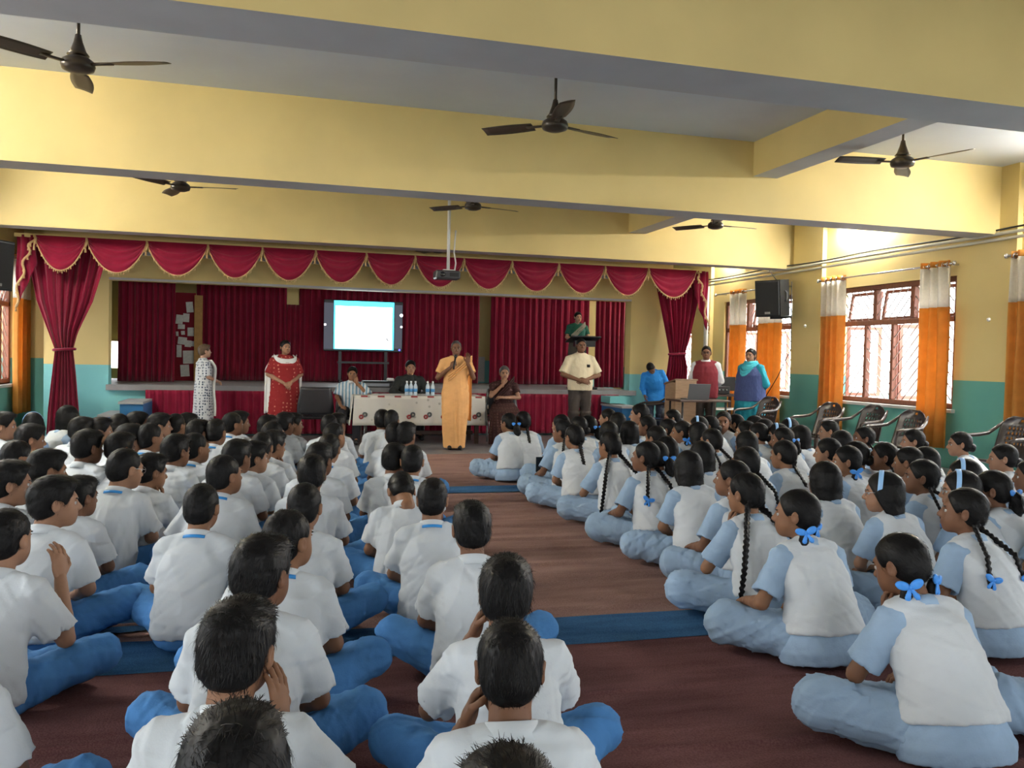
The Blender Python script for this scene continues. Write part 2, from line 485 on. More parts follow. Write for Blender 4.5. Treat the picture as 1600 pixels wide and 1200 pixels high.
def braid(pts, r, tail=.05, h=.0045, seed=0):
    """Plait along a polyline: alternating overlapping lobes; ends in a loose tuft."""
    s = SDF(); pts = np.array(pts, float)
    seg = np.linalg.norm(np.diff(pts, axis=0), axis=1); cum = np.concatenate([[0], np.cumsum(seg)]); L = cum[-1]
    n = max(4, int(L/(r*.78)))
    at_ = lambda t: np.array([np.interp(t*L, cum, pts[:, i]) for i in range(3)])
    for i in range(n):
        t = (i+.5)/n; p = at_(t); d = at_(min(t+.02, 1))-at_(max(t-.02, 0)); d /= np.linalg.norm(d)+1e-9
        side = np.cross(d, (0, 1, 0.2)); side /= np.linalg.norm(side)+1e-9
        q = 1 if i % 2 else -1; rr = r*(1-.25*t)
        s.cap(p+side*q*rr*.52-d*rr*.45, p+side*q*rr*.05+d*rr*.7, rr*.66, rr*.5, .0025)
    V, Q = s.mesh(h)
    return V, Q

def hand_sdf(W, D, N, T, curl=25., scale=1., spread=0.):
    """Hand: W wrist point, D finger direction, N back-of-hand normal, T thumb side; returns vertices, quads."""
    s = SDF()
    s.ell((0, .048, 0), (.037, .05, .0155), .012)
    s.cap((0, -.03, 0), (0, .02, 0), .0235, .024, .02, sq=(1, 1, 1.25))
    for x, L, b in ((.028, .068, .084), (.009, .077, .09), (-.0105, .071, .087), (-.029, .055, .08)):
        p = np.array([x, b-.012, 0]); a = 0.; r = .0088
        ang = spread*x*8
        for k, f in enumerate((.45, .32, .25)):
            a += math.radians(curl*(.8, 1.2, .8)[k])
            q = p+np.array([math.sin(ang)*L*f, math.cos(a)*L*f*1.1, -math.sin(a)*L*f*1.1])
            s.cap(p, q, r, r-.0006, .003); p = q; r -= .0007
    s.chain([(.026, .018, -.004), (.05, .046, -.012), (.056, .07, -.02-.0003*curl), (.052, .09, -.026-.0004*curl)], [.0125, .0105, .0095, .008], .006)
    V, Q = s.mesh(.0042)
    D = np.array(D, float); D /= np.linalg.norm(D); N = np.array(N, float); N = N-D*(N@D); N /= np.linalg.norm(N)
    X = np.cross(D, N)
    if X@np.array(T, float) < 0: V = V*np.array([-1, 1, 1]); Q = Q[:, ::-1]; 
    # columns: x thumb side, y fingers, z back of the hand
    if X@np.array(T, float) < 0:
        M = np.stack([X, D, N], 1)
    else: M = np.stack([X, D, N], 1)
    return V*scale@M.T+np.array(W), Q

# ------------------------------------------------------------------ the hall
XL, XR, YB, YF, ZC, ZB = -3.95, 8.70, -5.0, 14.6, 3.88, 3.04
YEL, GRN, TEAL, GREY = (.70, .55, .235), (.125, .38, .32), (.22, .56, .56), (.47, .48, .51)
M_WALL = zsplit_mat('wall_paint', GRN, YEL, 1.195)
M_WALLF = zsplit_mat('wall_paint_front', TEAL, YEL, 1.115)
M_YEL = mat('yellow_paint', YEL, .55, var=.05, vscale=1.5, bump=.04, bscale=25)
M_SOFF = mat('grey_beam_paint', GREY, .6, var=.05, vscale=3, bump=.04, bscale=30)
M_CEIL = mat('ceiling_paint', (.60, .65, .72), .7, var=.05, vscale=1.2, bump=.04, bscale=30)
M_STONE = mat('grey_stone_floor', (.17, .17, .175), .38, var=.18, vscale=5, bump=.05, bscale=30)
M_WOOD = mat('window_wood', (.22, .085, .05), .5, var=.18, vscale=14, bump=.1, bscale=50, stretch=(3, 3, .6))
M_SASH = mat('sash_pink_wood', (.42, .17, .12), .5, var=.1, vscale=10)
M_BAR = mat('grille_metal', (.36, .27, .23), .4, metal=.3)
M_PIPE = mat('conduit_plastic', (.60, .58, .50), .5)
M_STEEL = mat('steel', (.6, .6, .6), .25, metal=.9)

fl = MB().box(XL-.3, XR+.3, YB, 21, -.2, 0).build('floor', M_STONE); struct(fl)
ce = MB().box(XL-.3, XR+.3, YB, 21, ZC, ZC+.15).build('ceiling', M_CEIL); struct(ce)

# windows along a wall: (y0, y1); sill and head
SILL, HEADZ = .80, 2.60
WIN_R = [(-3.3, -.9), (1.2, 3.7), (5.35, 7.85), (9.42, 11.95), (13.15, 15.55), (16.95, 18.9)]
WIN_L = [(-3.3, -.9), (1.4, 3.4), (5.6, 7.2), (13.2, 14.9)]
def side_wall(name, x0, x1, wins, y0, y1, material):
    m = MB()
    m.box(x0, x1, y0, y1, 0, SILL); m.box(x0, x1, y0, y1, HEADZ, ZC)
    e = y0
    for a, b in wins: m.box(x0, x1, e, a, SILL, HEADZ); e = b
    m.box(x0, x1, e, y1, SILL, HEADZ)
    return struct(m.build(name, material))
wr = side_wall('wall_right', XR+.08, XR+.30, WIN_R, YB, 21, M_WALL)
wl = side_wall('wall_left', XL-.25, XL, WIN_L, YB, 21, M_WALL)
for i, (a, b) in enumerate([(.1, .85), (4.1, 4.95), (8.40, 9.16), (12.25, 13.07), (16.0, 16.75)]):
    p = MB().box(XR, XR+.09, a, b, 0, ZC).build('pillar', M_WALL, wr)
m = MB(); m.box(-3.3, XR+.3, 20.8, 21, 0, ZC); m.box(XL, -3.3, 20.8, 21, 0, .95); m.box(XL, -3.3, 20.8, 21, 1.55, ZC); wb = struct(m.build('wall_back', M_YEL))

# proscenium wall with the stage opening
OX0, OX1, OZ0, OZ1 = -2.55, 6.32, .81, 2.46
m = MB()
m.box(-3.47, OX0, YF, YF+.25, 0, ZC); m.box(OX1, 7.15, YF, YF+.25, 0, ZC); m.box(OX0, OX1, YF, YF+.25, OZ1, ZC); m.box(7.15, XR+.1, YF, YF+.25, 3.3, ZC)
wf = struct(m.build('wall_front', M_WALLF))
MB().box(OX0, OX1, YF-.012, YF, OZ1, OZ1+.035).build('lintel_edge', M_SOFF, wf)
# louvred strip showing grey above the lintel
MB().box(OX0, OX1, YF-.04, YF, 2.86, 2.92).build('ledge', M_SOFF, wf)
# stage
M_STAGE = mat('stage_floor', (.24, .23, .235), .5, var=.1, vscale=4)
st = MB().box(OX0-.02, OX1+.1, YF-.1, 19.0, .72, OZ0).build('trim_1', M_STAGE); struct(st)
sb = MB().box(OX0, OX1, YF, 18.9, 0, .72).build('trim_2', mat('stage_base', (.22, .56, .56), .6)); struct(sb)
sw = struct(MB().box(-2.98, 7.4, 18.0, 18.15, 0, ZC).build('wall_stage', zsplit_mat('wall_stage_paint', TEAL, YEL, 1.3)))
struct(MB().box(6.9, 7.0, 15.6, 18.0, 0, ZC).build('wall_stage_right', M_YEL)) if False else None
struct(MB().box(-3.47, OX0-.05, YF+.25, 18.1, 0, .8).build('trim_3', M_STAGE))
struct(MB().box(XL, -3.35, 15.38, 15.5, 0, ZC).build('wall_recess', M_WALL))
struct(MB().box(-3.47, -3.35, YF+.25, 17.1, .8, ZC).build('wall_left_wing', M_YEL))

# beams: yellow flanks, grey soffit
def beam(name, x0, x1, y0, y1, z0):
    me = bpy.data.meshes.new(name)
    vs = [(x, y, z) for z in (z0, ZC+.01) for y in (y0, y1) for x in (x0, x1)]
    me.from_pydata(vs, [], [(0, 2, 3, 1), (4, 5, 7, 6), (0, 1, 5, 4), (2, 6, 7, 3), (0, 4, 6, 2), (1, 3, 7, 5)])
    me.materials.append(M_YEL); me.materials.append(M_SOFF); me.polygons[0].material_index = 1
    return struct(obj(name, me))
beam('trim_4', XL, XR+.1, .15, .6, ZB)
beam('trim_5', XL, XR+.1, 4.44, 4.90, ZB)
beam('trim_6', XL, XR+.1, 8.67, 9.05, ZB)
beam('trim_7', XL, XR+.1, 13.18, 13.52, ZB)
for k, (y0, y1, x0) in enumerate([(.6, 4.44, 5.0), (4.90, 8.67, 5.21), (9.05, 13.18, 5.62)]): beam('trim_%d' % (8+k), x0, x0+.31, y0, y1, 3.49)

# ---- windows
def window_unit(name, xin, sgn, y0, y1, detail):
    """Wooden frame with a transom row, casement bays, slanting grille bars and sashes opened outwards. sgn: +1 the outside lies at +x."""
    root = empty(name, (xin, (y0+y1)/2, SILL)); struct(root)
    w = y1-y0; hh = HEADZ-SILL; zt = hh*.66
    X = lambda a, b: (min(a*sgn, b*sgn), max(a*sgn, b*sgn))
    def bar(nm, ya, yb, za, zb, d0=0., d1=.09, mm=M_WOOD):
        a, b = X(d0, d1); return MB().box(a, b, ya, yb, za, zb, .008).build(nm, mm, root)
    t = .075
    bar('sill_ledge', -w/2-.05, w/2+.05, -.05, 0, -.1, .2, mat('sill_stone', (.55, .55, .52), .6))
    bar('frame_rail', -w/2, w/2, 0, t); bar('frame_rail', -w/2, w/2, hh-t, hh); bar('transom', -w/2, w/2, zt, zt+t)
    bar('frame_stile', -w/2, -w/2+t, t, hh-t); bar('frame_stile', w/2-t, w/2, t, hh-t)
    nb = 4
    ys = [-w/2+t+(w-2*t)*i/nb for i in range(nb+1)]
    for i in range(1, nb): bar('mullion', ys[i]-t*.4, ys[i]+t*.4, t, zt)
    n2 = 3
    yt = [-w/2+t+(w-2*t)*i/n2 for i in range(n2+1)]
    for i in range(1, n2): bar('mullion', yt[i]-t*.55, yt[i]+t*.55, zt+t, hh-t)
    if not detail: return root
    def clipped(ya, yb, za, zb, c, q):
        pts = []
        for y in (ya, yb):
            z = q*(y-ya)*1.05+c
            if za <= z <= zb: pts.append((y, z))
        for z in (za, zb):
            y = ya+(z-c)/(q*1.05)
            if ya < y < yb: pts.append((y, z))
        return pts[:2] if len(pts) >= 2 else None
    for row, (yy, za, zb) in enumerate(((ys, t, zt), (yt, zt+t, hh-t))):
        for i in range(len(yy)-1):
            q = 1 if i % 2 == 0 else -1
            ya, yb = yy[i]+.03, yy[i+1]-.03
            c = za-2.2
            while c < zb+2.2:
                p = clipped(ya, yb, za, zb, c, q)
                if p and math.hypot(p[0][0]-p[1][0], p[0][1]-p[1][1]) > .05:
                    MB().tube([(sgn*.03, p[0][0], p[0][1]), (sgn*.03, p[1][0], p[1][1])], .0085, 5).build('grille_bar', M_BAR, root)
                c += .16
    # opened sashes
    def sash(yh, za, zb, wd, ang):
        s_ = MB(); tt = .05
        s_.box(0, .035, 0, wd, 0, tt); s_.box(0, .035, 0, wd, zb-za-tt, zb-za); s_.box(0, .035, 0, tt, tt, zb-za-tt); s_.box(0, .035, wd-tt, wd, tt, zb-za-tt)
        o = s_.build('sash', M_SASH, root); o.location = (sgn*.10, yh, za); o.rotation_euler = (0, 0, ang)
        g = MB().box(.013, .020, tt, wd-tt, tt, zb-za-tt).build('pane', M_PANE, o)
    bw = (w-2*t)/nb
    for i, (side, a) in enumerate(((0, -1.25), (1, 1.35), (0, -1.4), (1, 1.2))):
        yh = ys[i]+.03 if side == 0 else ys[i+1]-.03
        ang = a*sgn if side == 0 else math.pi+a*sgn
        sash(yh, t, zt, bw-.06, ang)
    for i in range(n2):
        o = MB(); hz = hh-t-zt-t; wd = (w-2*t)/n2-.08; tt = .045
        o.box(0, .03, 0, wd, 0, tt); o.box(0, .03, 0, wd, hz-tt, hz); o.box(0, .03, 0, tt, tt, hz-tt); o.box(0, .03, wd-tt, wd, tt, hz-tt)
        s_ = o.build('hopper_sash', M_WOOD, root); s_.location = (sgn*.09, yt[i]+.04, zt+t); s_.rotation_euler = (0, sgn*math.radians(9), 0)
        MB().box(.012, .018, tt, wd-tt, tt, hz-tt).build('pane', M_PANE, s_)
    return root
def glass():
    m = bpy.data.materials.new('window_glass'); m.use_nodes = True; nt = m.node_tree
    b = nt.nodes['Principled BSDF']; b.inputs['Base Color'].default_value = (.95, .97, 1, 1); b.inputs['Roughness'].default_value = .02
    t = nt.nodes.new('ShaderNodeBsdfTransparent'); t.inputs[0].default_value = (.93, .95, .96, 1)
    ms = nt.nodes.new('ShaderNodeMixShader'); ms.inputs[0].default_value = .12
    nt.links.new(t.outputs[0], ms.inputs[1]); nt.links.new(b.outputs[0], ms.inputs[2]); nt.links.new(ms.outputs[0], nt.nodes['Material Output'].inputs['Surface'])
    return m
M_PANE = glass()
for i, (a, b) in enumerate(WIN_R):
    window_unit('window_%d' % (i+1), XR+.12, 1, a, b, a > 8)
    portal('portal', (XR+.33, (a+b)/2, (SILL+HEADZ)/2), (0, math.radians(90), 0), HEADZ-SILL, b-a)
for i, (a, b) in enumerate(WIN_L):
    window_unit('window_%d' % (i+7), XL-.06, -1, a, b, a > 12)
    portal('portal', (XL-.28, (a+b)/2, (SILL+HEADZ)/2), (0, math.radians(-90), 0), HEADZ-SILL, b-a)
# rear wall behind the camera: doorways and windows give some daylight from that side too
m = MB(); e = XL-.25
for a, b in ((-2.4, -.8), (1.4, 3.4), (5.6, 7.4)): m.box(e, a, YB-.2, YB, 0, ZC); m.box(a, b, YB-.2, YB, 2.6, ZC); m.box(a, b, YB-.2, YB, 0, .8); portal('portal', ((a+b)/2, YB-.22, 1.7), (math.radians(90), 0, 0), b-a, 1.8); e = b
m.box(e, XR+.3, YB-.2, YB, 0, ZC)
struct(m.build('wall_rear', M_WALL))

# outside: paved ground, a low turquoise parapet and pink veranda posts past the right-hand windows
out_g = struct(MB().box(XR+.3, 60, -40, 60, -1.2, -1.0).build('ground', mat('outdoor_ground', (.55, .53, .5), .9)))
struct(MB().box(-60, XL-.3, -40, 60, -1.2, -1.0).build('ground_yard', mat('outdoor_ground', (.55, .53, .5), .9)))
pp = MB().box(13.5, 13.7, -2, 26, -1, .75).build('parapet', mat('turquoise_paint', (.25, .62, .66), .7)); tag(pp, 'low turquoise parapet wall outside the windows', 'parapet')
for k in range(6):
    o = MB().box(13.05, 13.49, 4+k*3.6, 4.45+k*3.6, -1, 4.2, .02).build('veranda_post', mat('pink_post', (.72, .42, .36), .7))
    tag(o, 'pale pink veranda post outside, %s along the parapet' % ORD[k], 'post', 'veranda posts')

# conduits and cables along the right wall
for k, (dz, r, nm, lab) in enumerate([(0, .022, M_PIPE, 'upper cream conduit pipe running along the wall above the windows'), (-.07, .02, M_PIPE, 'lower cream conduit pipe running along the wall above the windows'),
                              (.05, .012, mat('cable_black', (.03, .03, .03), .6), 'dark cable running above the cream conduits on the wall')]):
    pts = []
    for y in np.arange(.0, 16.3, .4):
        pts.append((XR-.045-.004*math.sin(y*3), y, ZB+.0+dz+(.012*math.sin(y*2.1+k*2) if k == 2 else 0)))
    tag(MB().tube(pts, r, 8).build('conduit_pipe' if k < 2 else 'cable', nm, smooth=True), lab, 'pipe' if k < 2 else 'cable')
for k in range(2):
    tag(MB().tube([(XR-.03, 16.05+k*.09, 3.0), (XR-.03, 16.05+k*.09, .4)], .026, 8).build('downpipe', mat('white_plastic', (.72, .72, .7), .4), smooth=True),
        ['vertical white pipe nearer the window in the far corner', 'vertical white pipe further back in the far corner'][k], 'pipe')
sw_ = MB().lathe([(.0, 0), (.03, 0), (.03, .03), (.015, .045), (0, .045)], n=12)

# fluorescent battens high on the side walls, one to a bay
M_TUBE = mat('tube_glow', (.9, .9, .9), .5, emis=(1, .97, .9), estr=230)
def tube_light(x, y, z, q, label):
    r = empty('tube_light', (x, y, z))
    MB().box(min(0, q*.05), max(0, q*.05), -.62, .62, -.02, .045).build('batten', mat('batten_white', (.8, .8, .78), .5), r)
    MB().tube([(q*.07, -.58, .0), (q*.07, .58, .0)], .016, 10).build('tube', M_TUBE, r, True)
    for yy in (-.6, .6): MB().box(min(q*.03, q*.09), max(q*.03, q*.09), yy-.02, yy+.02, -.02, .02).build('holder', mat('batten_white', (.8, .8, .78), .5), r)
    return tag(r, label, 'light', 'fluorescent tube lights')
for k, y in enumerate((6.75, 11.3, 15.0)): tube_light(XR+.07, y, 3.68, -1, 'fluorescent tube light on the window-side wall, %s bay from the camera' % ORD[k])
for k, y in enumerate((6.75, 11.1)): tube_light(XL, y, 3.68, 1, 'fluorescent tube light on the wall behind the boys, %s bay from the camera' % ORD[k])

# ------------------------------------------------------------------ carpets
def carpet_mat(name, c1, c2, wr=1.):
    m = mat(name, c1, .95, spec=.05)
    nt = m.node_tree; b = nt.nodes['Principled BSDF']
    g = nt.nodes.new('ShaderNodeNewGeometry')
    n1 = nt.nodes.new('ShaderNodeTexNoise'); n1.inputs['Scale'].default_value = 140; n1.inputs['Detail'].default_value = 2
    n2 = nt.nodes.new('ShaderNodeTexNoise'); n2.inputs['Scale'].default_value = 2.2; n2.inputs['Detail'].default_value = 6
    mp = nt.nodes.new('ShaderNodeMapping'); mp.inputs['Scale'].default_value = (1, 5, 1)
    nt.links.new(g.outputs['Position'], n1.inputs['Vector']); nt.links.new(g.outputs['Position'], mp.inputs['Vector']); nt.links.new(mp.outputs[0], n2.inputs['Vector'])
    ad = nt.nodes.new('ShaderNodeMath'); ad.operation = 'ADD'
    nt.links.new(n1.outputs['Fac'], ad.inputs[0]); nt.links.new(n2.outputs['Fac'], ad.inputs[1])
    r = nt.nodes.new('ShaderNodeMapRange'); r.inputs['From Min'].default_value = .7; r.inputs['From Max'].default_value = 1.3
    nt.links.new(ad.outputs[0], r.inputs['Value'])
    mx = nt.nodes.new('ShaderNodeMix'); mx.data_type = 'RGBA'; mx.inputs['A'].default_value = (*c1, 1); mx.inputs['B'].default_value = (*c2, 1)
    nt.links.new(r.outputs[0], mx.inputs['Factor']); nt.links.new(mx.outputs['Result'], b.inputs['Base Color'])
    bp = nt.nodes.new('ShaderNodeBump'); bp.inputs['Strength'].default_value = .35; bp.inputs['Distance'].default_value = .01
    nt.links.new(n1.outputs['Fac'], bp.inputs['Height']); nt.links.new(bp.outputs[0], b.inputs['Normal'])
    return m
M_CARP = carpet_mat('carpet_brown', (.215, .122, .102), (.345, .212, .175))
M_CARPN = carpet_mat('carpet_maroon', (.105, .045, .045), (.19, .092, .088))
M_CARPB = carpet_mat('carpet_blue', (.024, .075, .17), (.055, .145, .28))
def carpet(name, m, x0, x1, y0, y1, ridges, z=.004, skew=0., label=None, nx=60, ny=None, seed=0):
    rg = random.Random(seed)
    R = [(y0+(y1-y0)*t, a, rg.uniform(.012, .02), rg.uniform(0, 6), rg.uniform(x0-.5, x0+1), rg.uniform(x1-1.5, x1+.5)) for t, a in ridges]
    ny = ny or max(6, int((y1-y0)/.013))
    def fn(u, v):
        x = x0+(x1-x0)*u; y = y0+(y1-y0)*v+skew*u
        zz = z
        for yc, a, w, ph, xa, xb in R:
            d = (y-skew*u-yc-.06*math.sin(x*1.1+ph)-.025*math.sin(x*3.1+ph*2))/w
            e = max(0, min(1, (x-xa)/.8))*max(0, min(1, (xb-x)/.8))
            zz += a*e*math.exp(-d*d)
        zz += .0012*math.sin(x*7+y*5)+.0012*math.sin(y*23+x*2)
        return (x, y, max(zz, z-.001))
    g = MB().grid(fn, nx, ny)
    o = g.build(name, m, smooth=True)
    return tag(o, label, 'carpet')
rd = [((i+.5*random.Random(i).random())/14, random.Random(i+50).uniform(.012, .026)) for i in range(14)]
carpet('carpet', M_CARPN, -3.0, 6.9, -1.5, 3.86, [(.72, .012), (.8, .016), (.88, .010), (.6, .012)], .006, -.18, 'dark maroon carpet nearest the camera', seed=1)
carpet('carpet', M_CARP, -3.0, 6.9, 4.2, 8.30, rd, .005, -.18, 'wide brown carpet between the two blue strips along the aisle', seed=2)
carpet('carpet', M_CARP, -3.0, 6.9, 8.62, 11.55, [(.1, .02), (.3, .012), (.55, .02), (.8, .012)], .005, .1, 'brown carpet reaching the bare stone floor before the table', seed=3)
carpet('carpet_strip', M_CARPB, -3.0, 6.9, 3.82, 4.24, [(.3, .006)], .009, -.18, 'near blue carpet strip beside the maroon carpet', ny=10, seed=4)
carpet('carpet_strip', M_CARPB, -3.0, 6.9, 8.26, 8.66, [(.5, .03)], .009, -.05, 'far narrow blue carpet strip across the aisle', ny=14, seed=5)
carpet('carpet_strip', M_CARPB, -1.75, -.32, 4.15, 5.5, [(.2, .02), (.4, .03), (.65, .02), (.85, .025)], .012, .25, 'rumpled blue carpet piece between the rows of blue-trousered pupils', nx=40, seed=6)

# ------------------------------------------------------------------ stage textiles
M_RED = mat('crimson_velvet', (.22, .006, .03), .8, var=.12, vscale=5, bump=.06, bscale=60, spec=.12, sheen=.25)
M_GOLD = mat('gold_fringe', (.52, .34, .16), .7, var=.2, vscale=60, bump=.3, bscale=120)
def pleated(name, m, x0, x1, y, z0, z1, n, amp=.035, parent=None, seed=0, top_amp=.6):
    rg = random.Random(seed); ph = [rg.uniform(0, 6.28) for _ in range(4)]
    def fn(u, v):
        x = x0+(x1-x0)*u; z = z0+(z1-z0)*v
        t = u*n*2*math.pi
        a = amp*(1-(1-top_amp)*v)
        return (x+.008*math.sin(t*2+v*2), y+a*math.sin(t+.8*math.sin(u*9+ph[0])+.15*math.sin(v*5+ph[1]))+a*.35*math.sin(2.3*t+ph[2]), z)
    o = MB().grid(fn, max(24, int(n*10)), 10, .006).build(name, m, parent, True)
    return o
YV = 13.72
vj = [56, 136, 230, 325, 410, 493, 572, 648, 724, 799, 872, 944, 1012, 1087]
vx = [at(u, 370+50*(u/1107), y=YV)[0] for u in vj]
ZT = 2.985
val = empty('stage_valance', ((vx[0]+vx[-1])/2, YV, ZT)); tag(val, 'crimson swag valance with gold fringe across the stage top', 'valance')
Tinv = Matrix.Translation((-(vx[0]+vx[-1])/2, -YV, -ZT))
def vb(): m_ = MB(); m_.T = Tinv; return m_
for k in range(13):
    a, b = vx[k], vx[k+1]; w = b-a; dep = .475
    zd = lambda u: .02+dep*max(0, 1-(2*u-1)**2)**.82
    def fn(u, v, a=a, w=w):
        s_ = math.sin(math.pi*u)
        return (a+w*u, YV-.03-.055*s_*v+.016*math.sin(v*2*math.pi*4.5)*(.35+.65*s_)*min(1, v*3), ZT-v*zd(u)-.012*s_*math.sin(v*9))
    vb().grid(fn, 20, 26, .005).build('swag', M_RED, val, True)
    pts = [fn(i/24, 1.) for i in range(25)]
    f = vb(); f.tube(pts, .011, 6)
    for i in range(1, 24):
        p = pts[i]; f.tube([(p[0], p[1]-.004, p[2]), (p[0], p[1]-.006, p[2]-.045 if i % 2 else p[2]-.025)], [.006, .009], 5)
    f.build('fringe', M_GOLD, val, True)
    t = vb()
    for xx in [a]:
        t.tube([(xx, YV-.05, ZT-.0), (xx+.01, YV-.055, ZT-.07), (xx-.01, YV-.055, ZT-.15)], [.014, .022, .010], 7)
        t.tube([(xx-.01, YV-.055, ZT-.15), (xx-.01, YV-.055, ZT-.22)], [.012, .016], 7)
    t.build('tassel', M_GOLD, val, True)
for q, xe, xo in ((-1, vx[0], at(25, 400, y=YV)[0]), (1, vx[-1], at(1107, 440, y=YV)[0])):
    L = 1.05
    def fn(u, v, q=q, xe=xe, xo=xo):
        x = xo+(xe-xo)*u
        return (x+.01*math.sin(v*9), YV+.02+.025*math.sin(u*14), ZT-v*(L-.62*u))
    vb().grid(fn, 16, 14, .005).build('tail', M_RED, val, True)
    f = vb(); pts = [(xe+(xo-xe)*i/24+.03*math.sin(i*.9), YV-.045, ZT-.03-(.40+.62*i/24)*i/24) for i in range(25)]
    f.tube(pts, .018, 6)
    for i in range(2, 25, 2): f.tube([pts[i], (pts[i][0], pts[i][1], pts[i][2]-.06)], [.008, .016], 5)
    f.build('fringe', M_GOLD, val, True)
vb().box(vx[0]-.28, vx[-1]+.12, YV+.0, YV+.05, ZT-.03, ZT+.02).build('rail', M_YEL, val)

def tied_curtain(name, prof, y, n, label):
    """prof: (z, x0, x1) from the floor up; gathered at the waist."""
    zs = [p[0] for p in prof]; X0 = [p[1] for p in prof]; X1 = [p[2] for p in prof]
    zt = zs[-1]
    root = empty(name, ((X0[0]+X1[0])/2, y, 0)); T = Matrix.Translation((-(X0[0]+X1[0])/2, -y, 0))
    def fn(u, v):
        z = zs[0]+(zt-zs[0])*v
        a, b = np.interp(z, zs, X0), np.interp(z, zs, X1)
        w = b-a
        am = .028+.02*min(1, w)
        return (a+w*u, y+am*math.sin(u*n*6.283+.6*math.sin(u*11))+am*.4*math.sin(u*n*14+1), z)
    m_ = MB(); m_.T = T; m_.grid(fn, n*9, 40, .006).build('drape', M_RED, root, True)
    i = min(range(len(prof)), key=lambda k: prof[k][2]-prof[k][1]); z, a, b = prof[i]
    c = (a+b)/2; r = (b-a)/2+.02
    m_ = MB(); m_.T = T
    m_.tube([(c+r*math.cos(t), y+.07*math.sin(t), z+.01*math.cos(t)) for t in np.linspace(0, 6.2832, 25)], .022, 7)
    m_.build('tie_band', M_RED, root, True)
    return tag(root, label, 'curtain', 'tied stage drapes')
yt_ = 13.95
X = lambda u, v: at(u, v, y=yt_)[0]; Z = lambda u, v: at(u, v, y=yt_)[2]
tied_curtain('stage_drape', [(.02, X(72, 690), X(126, 690)), (Z(90, 640), X(75, 640), X(124, 640)), (Z(100, 580), X(82, 580), X(119, 580)), (Z(100, 546), X(86, 546), X(115, 546)),
             (Z(100, 520), X(76, 520), X(122, 520)), (Z(100, 470), X(57, 470), X(146, 470)), (Z(100, 400), X(43, 400), X(168, 400)), (ZT-.04, X(40, 375), X(175, 375))], yt_, 7, 'crimson drape tied at the middle beside the left wall of the hall')
tied_curtain('stage_drape', [(.02, X(1030, 690), X(1062, 690)), (Z(1050, 610), X(1038, 610), X(1071, 610)), (Z(1056, 575), X(1044, 575), X(1073, 575)), (Z(1058, 553), X(1047, 553), X(1069, 553)),
             (Z(1058, 530), X(1043, 530), X(1076, 530)), (Z(1060, 490), X(1035, 490), X(1085, 490)), (Z(1060, 450), X(1027, 450), X(1093, 450)), (ZT-.04, X(1016, 422), X(1097, 422))], yt_, 7, 'crimson drape tied at the middle beside the bending person in blue')
# skirt round the stage front
sk = pleated('stage_skirt', M_RED, at(226, 640, y=14.43)[0], at(966, 640, y=14.43)[0], 14.43, .03, .735, 62, .018, seed=4, top_amp=.7)
tag(sk, 'crimson pleated skirt along the front of the stage', 'skirt')
# backdrop drapes on the stage
def drape(u0, u1, vb_, vt, y, n, label, z1=None):
    x0, x1 = at(u0, (vb_+vt)/2, y=y)[0], at(u1, (vb_+vt)/2, y=y)[0]
    o = pleated('backdrop_curtain', M_RED, x0, x1, y, .82, z1 or 2.95, n, .035, seed=int(u0))
    return tag(o, label, 'curtain', 'stage backdrop curtains')
drape(184, 273, 600, 440, 15.9, 9, 'dark crimson wing curtain at the notice board end of the stage')
drape(306, 447, 600, 440, 17.25, 14, 'crimson backdrop curtain between the notice board and the screen')
drape(444, 470, 600, 478, 17.22, 3, 'narrow crimson backdrop curtain below the yellow stub, beside the screen', at(455, 476, y=17.22)[2])
drape(467, 748, 600, 440, 17.25, 27, 'wide crimson backdrop curtain behind the screen')
drape(766, 919, 600, 450, 17.25, 15, 'crimson backdrop curtain behind the lectern')
drape(930, 976, 600, 450, 15.9, 6, 'crimson wing curtain at the lectern end of the stage')
# notice board
yb = 16.9
nb = empty('notice_board', at(290, 525, y=yb)); tag(nb, 'red notice board with white papers and a yellow wooden edge', 'notice board')
o0 = np.array(nb.location)
def nbox(name, u0, v0, u1, v1, d0, d1, m_, jit=0.):
    a, b = at(u0, v1, y=yb)-o0, at(u1, v0, y=yb)-o0
    o = MB().box(-(b[0]-a[0])/2, (b[0]-a[0])/2, d0, d1, -(b[2]-a[2])/2, (b[2]-a[2])/2).build(name, m_, nb)
    o.location = ((a[0]+b[0])/2, 0, (a[2]+b[2])/2); o.rotation_euler = (0, jit, 0)
    return o
M_PAP = mat('paper', (.62, .62, .60), .8, var=.1, vscale=30)
nbox('board', 270, 458, 306, 600, 0, .03, mat('board_red', (.20, .008, .02), .9, bump=.1, bscale=90))
nbox('edge_post', 303, 462, 317, 600, -.06, .03, mat('board_wood', (.40, .22, .06), .5, var=.15, vscale=12))
for k, (a, b, c, d) in enumerate([(291, 472, 302, 488), (275, 492, 286, 506), (286, 490, 296, 503), (278, 507, 289, 514), (293, 512, 303, 525), (275, 518, 279, 525), (283, 517, 289, 523),
                                  (278, 527, 292, 538), (289, 532, 299, 542), (296, 533, 304, 541), (276, 539, 284, 558), (286, 548, 303, 568), (282, 570, 296, 588)]):
    nbox('paper', a, b, c, d, -.006-.001*k, -.004-.001*k, M_PAP, math.radians((k*37) % 13-6))
# paper on the stage pillar strip
pp_ = at(753, 577, y=17.95); o = MB().box(-.07, .07, -.006, 0, -.27, .27).build('wall_chart', M_PAP); o.location = (pp_[0], 17.99, pp_[2]); tag(o, 'pale paper chart on the wall between two backdrop curtains', 'poster')
struct(MB().box(at(445, 460, y=17.4)[0], at(467, 460, y=17.4)[0], 17.3, 18.0, at(455, 476, y=17.3)[2], ZC).build('trim_20', M_YEL))

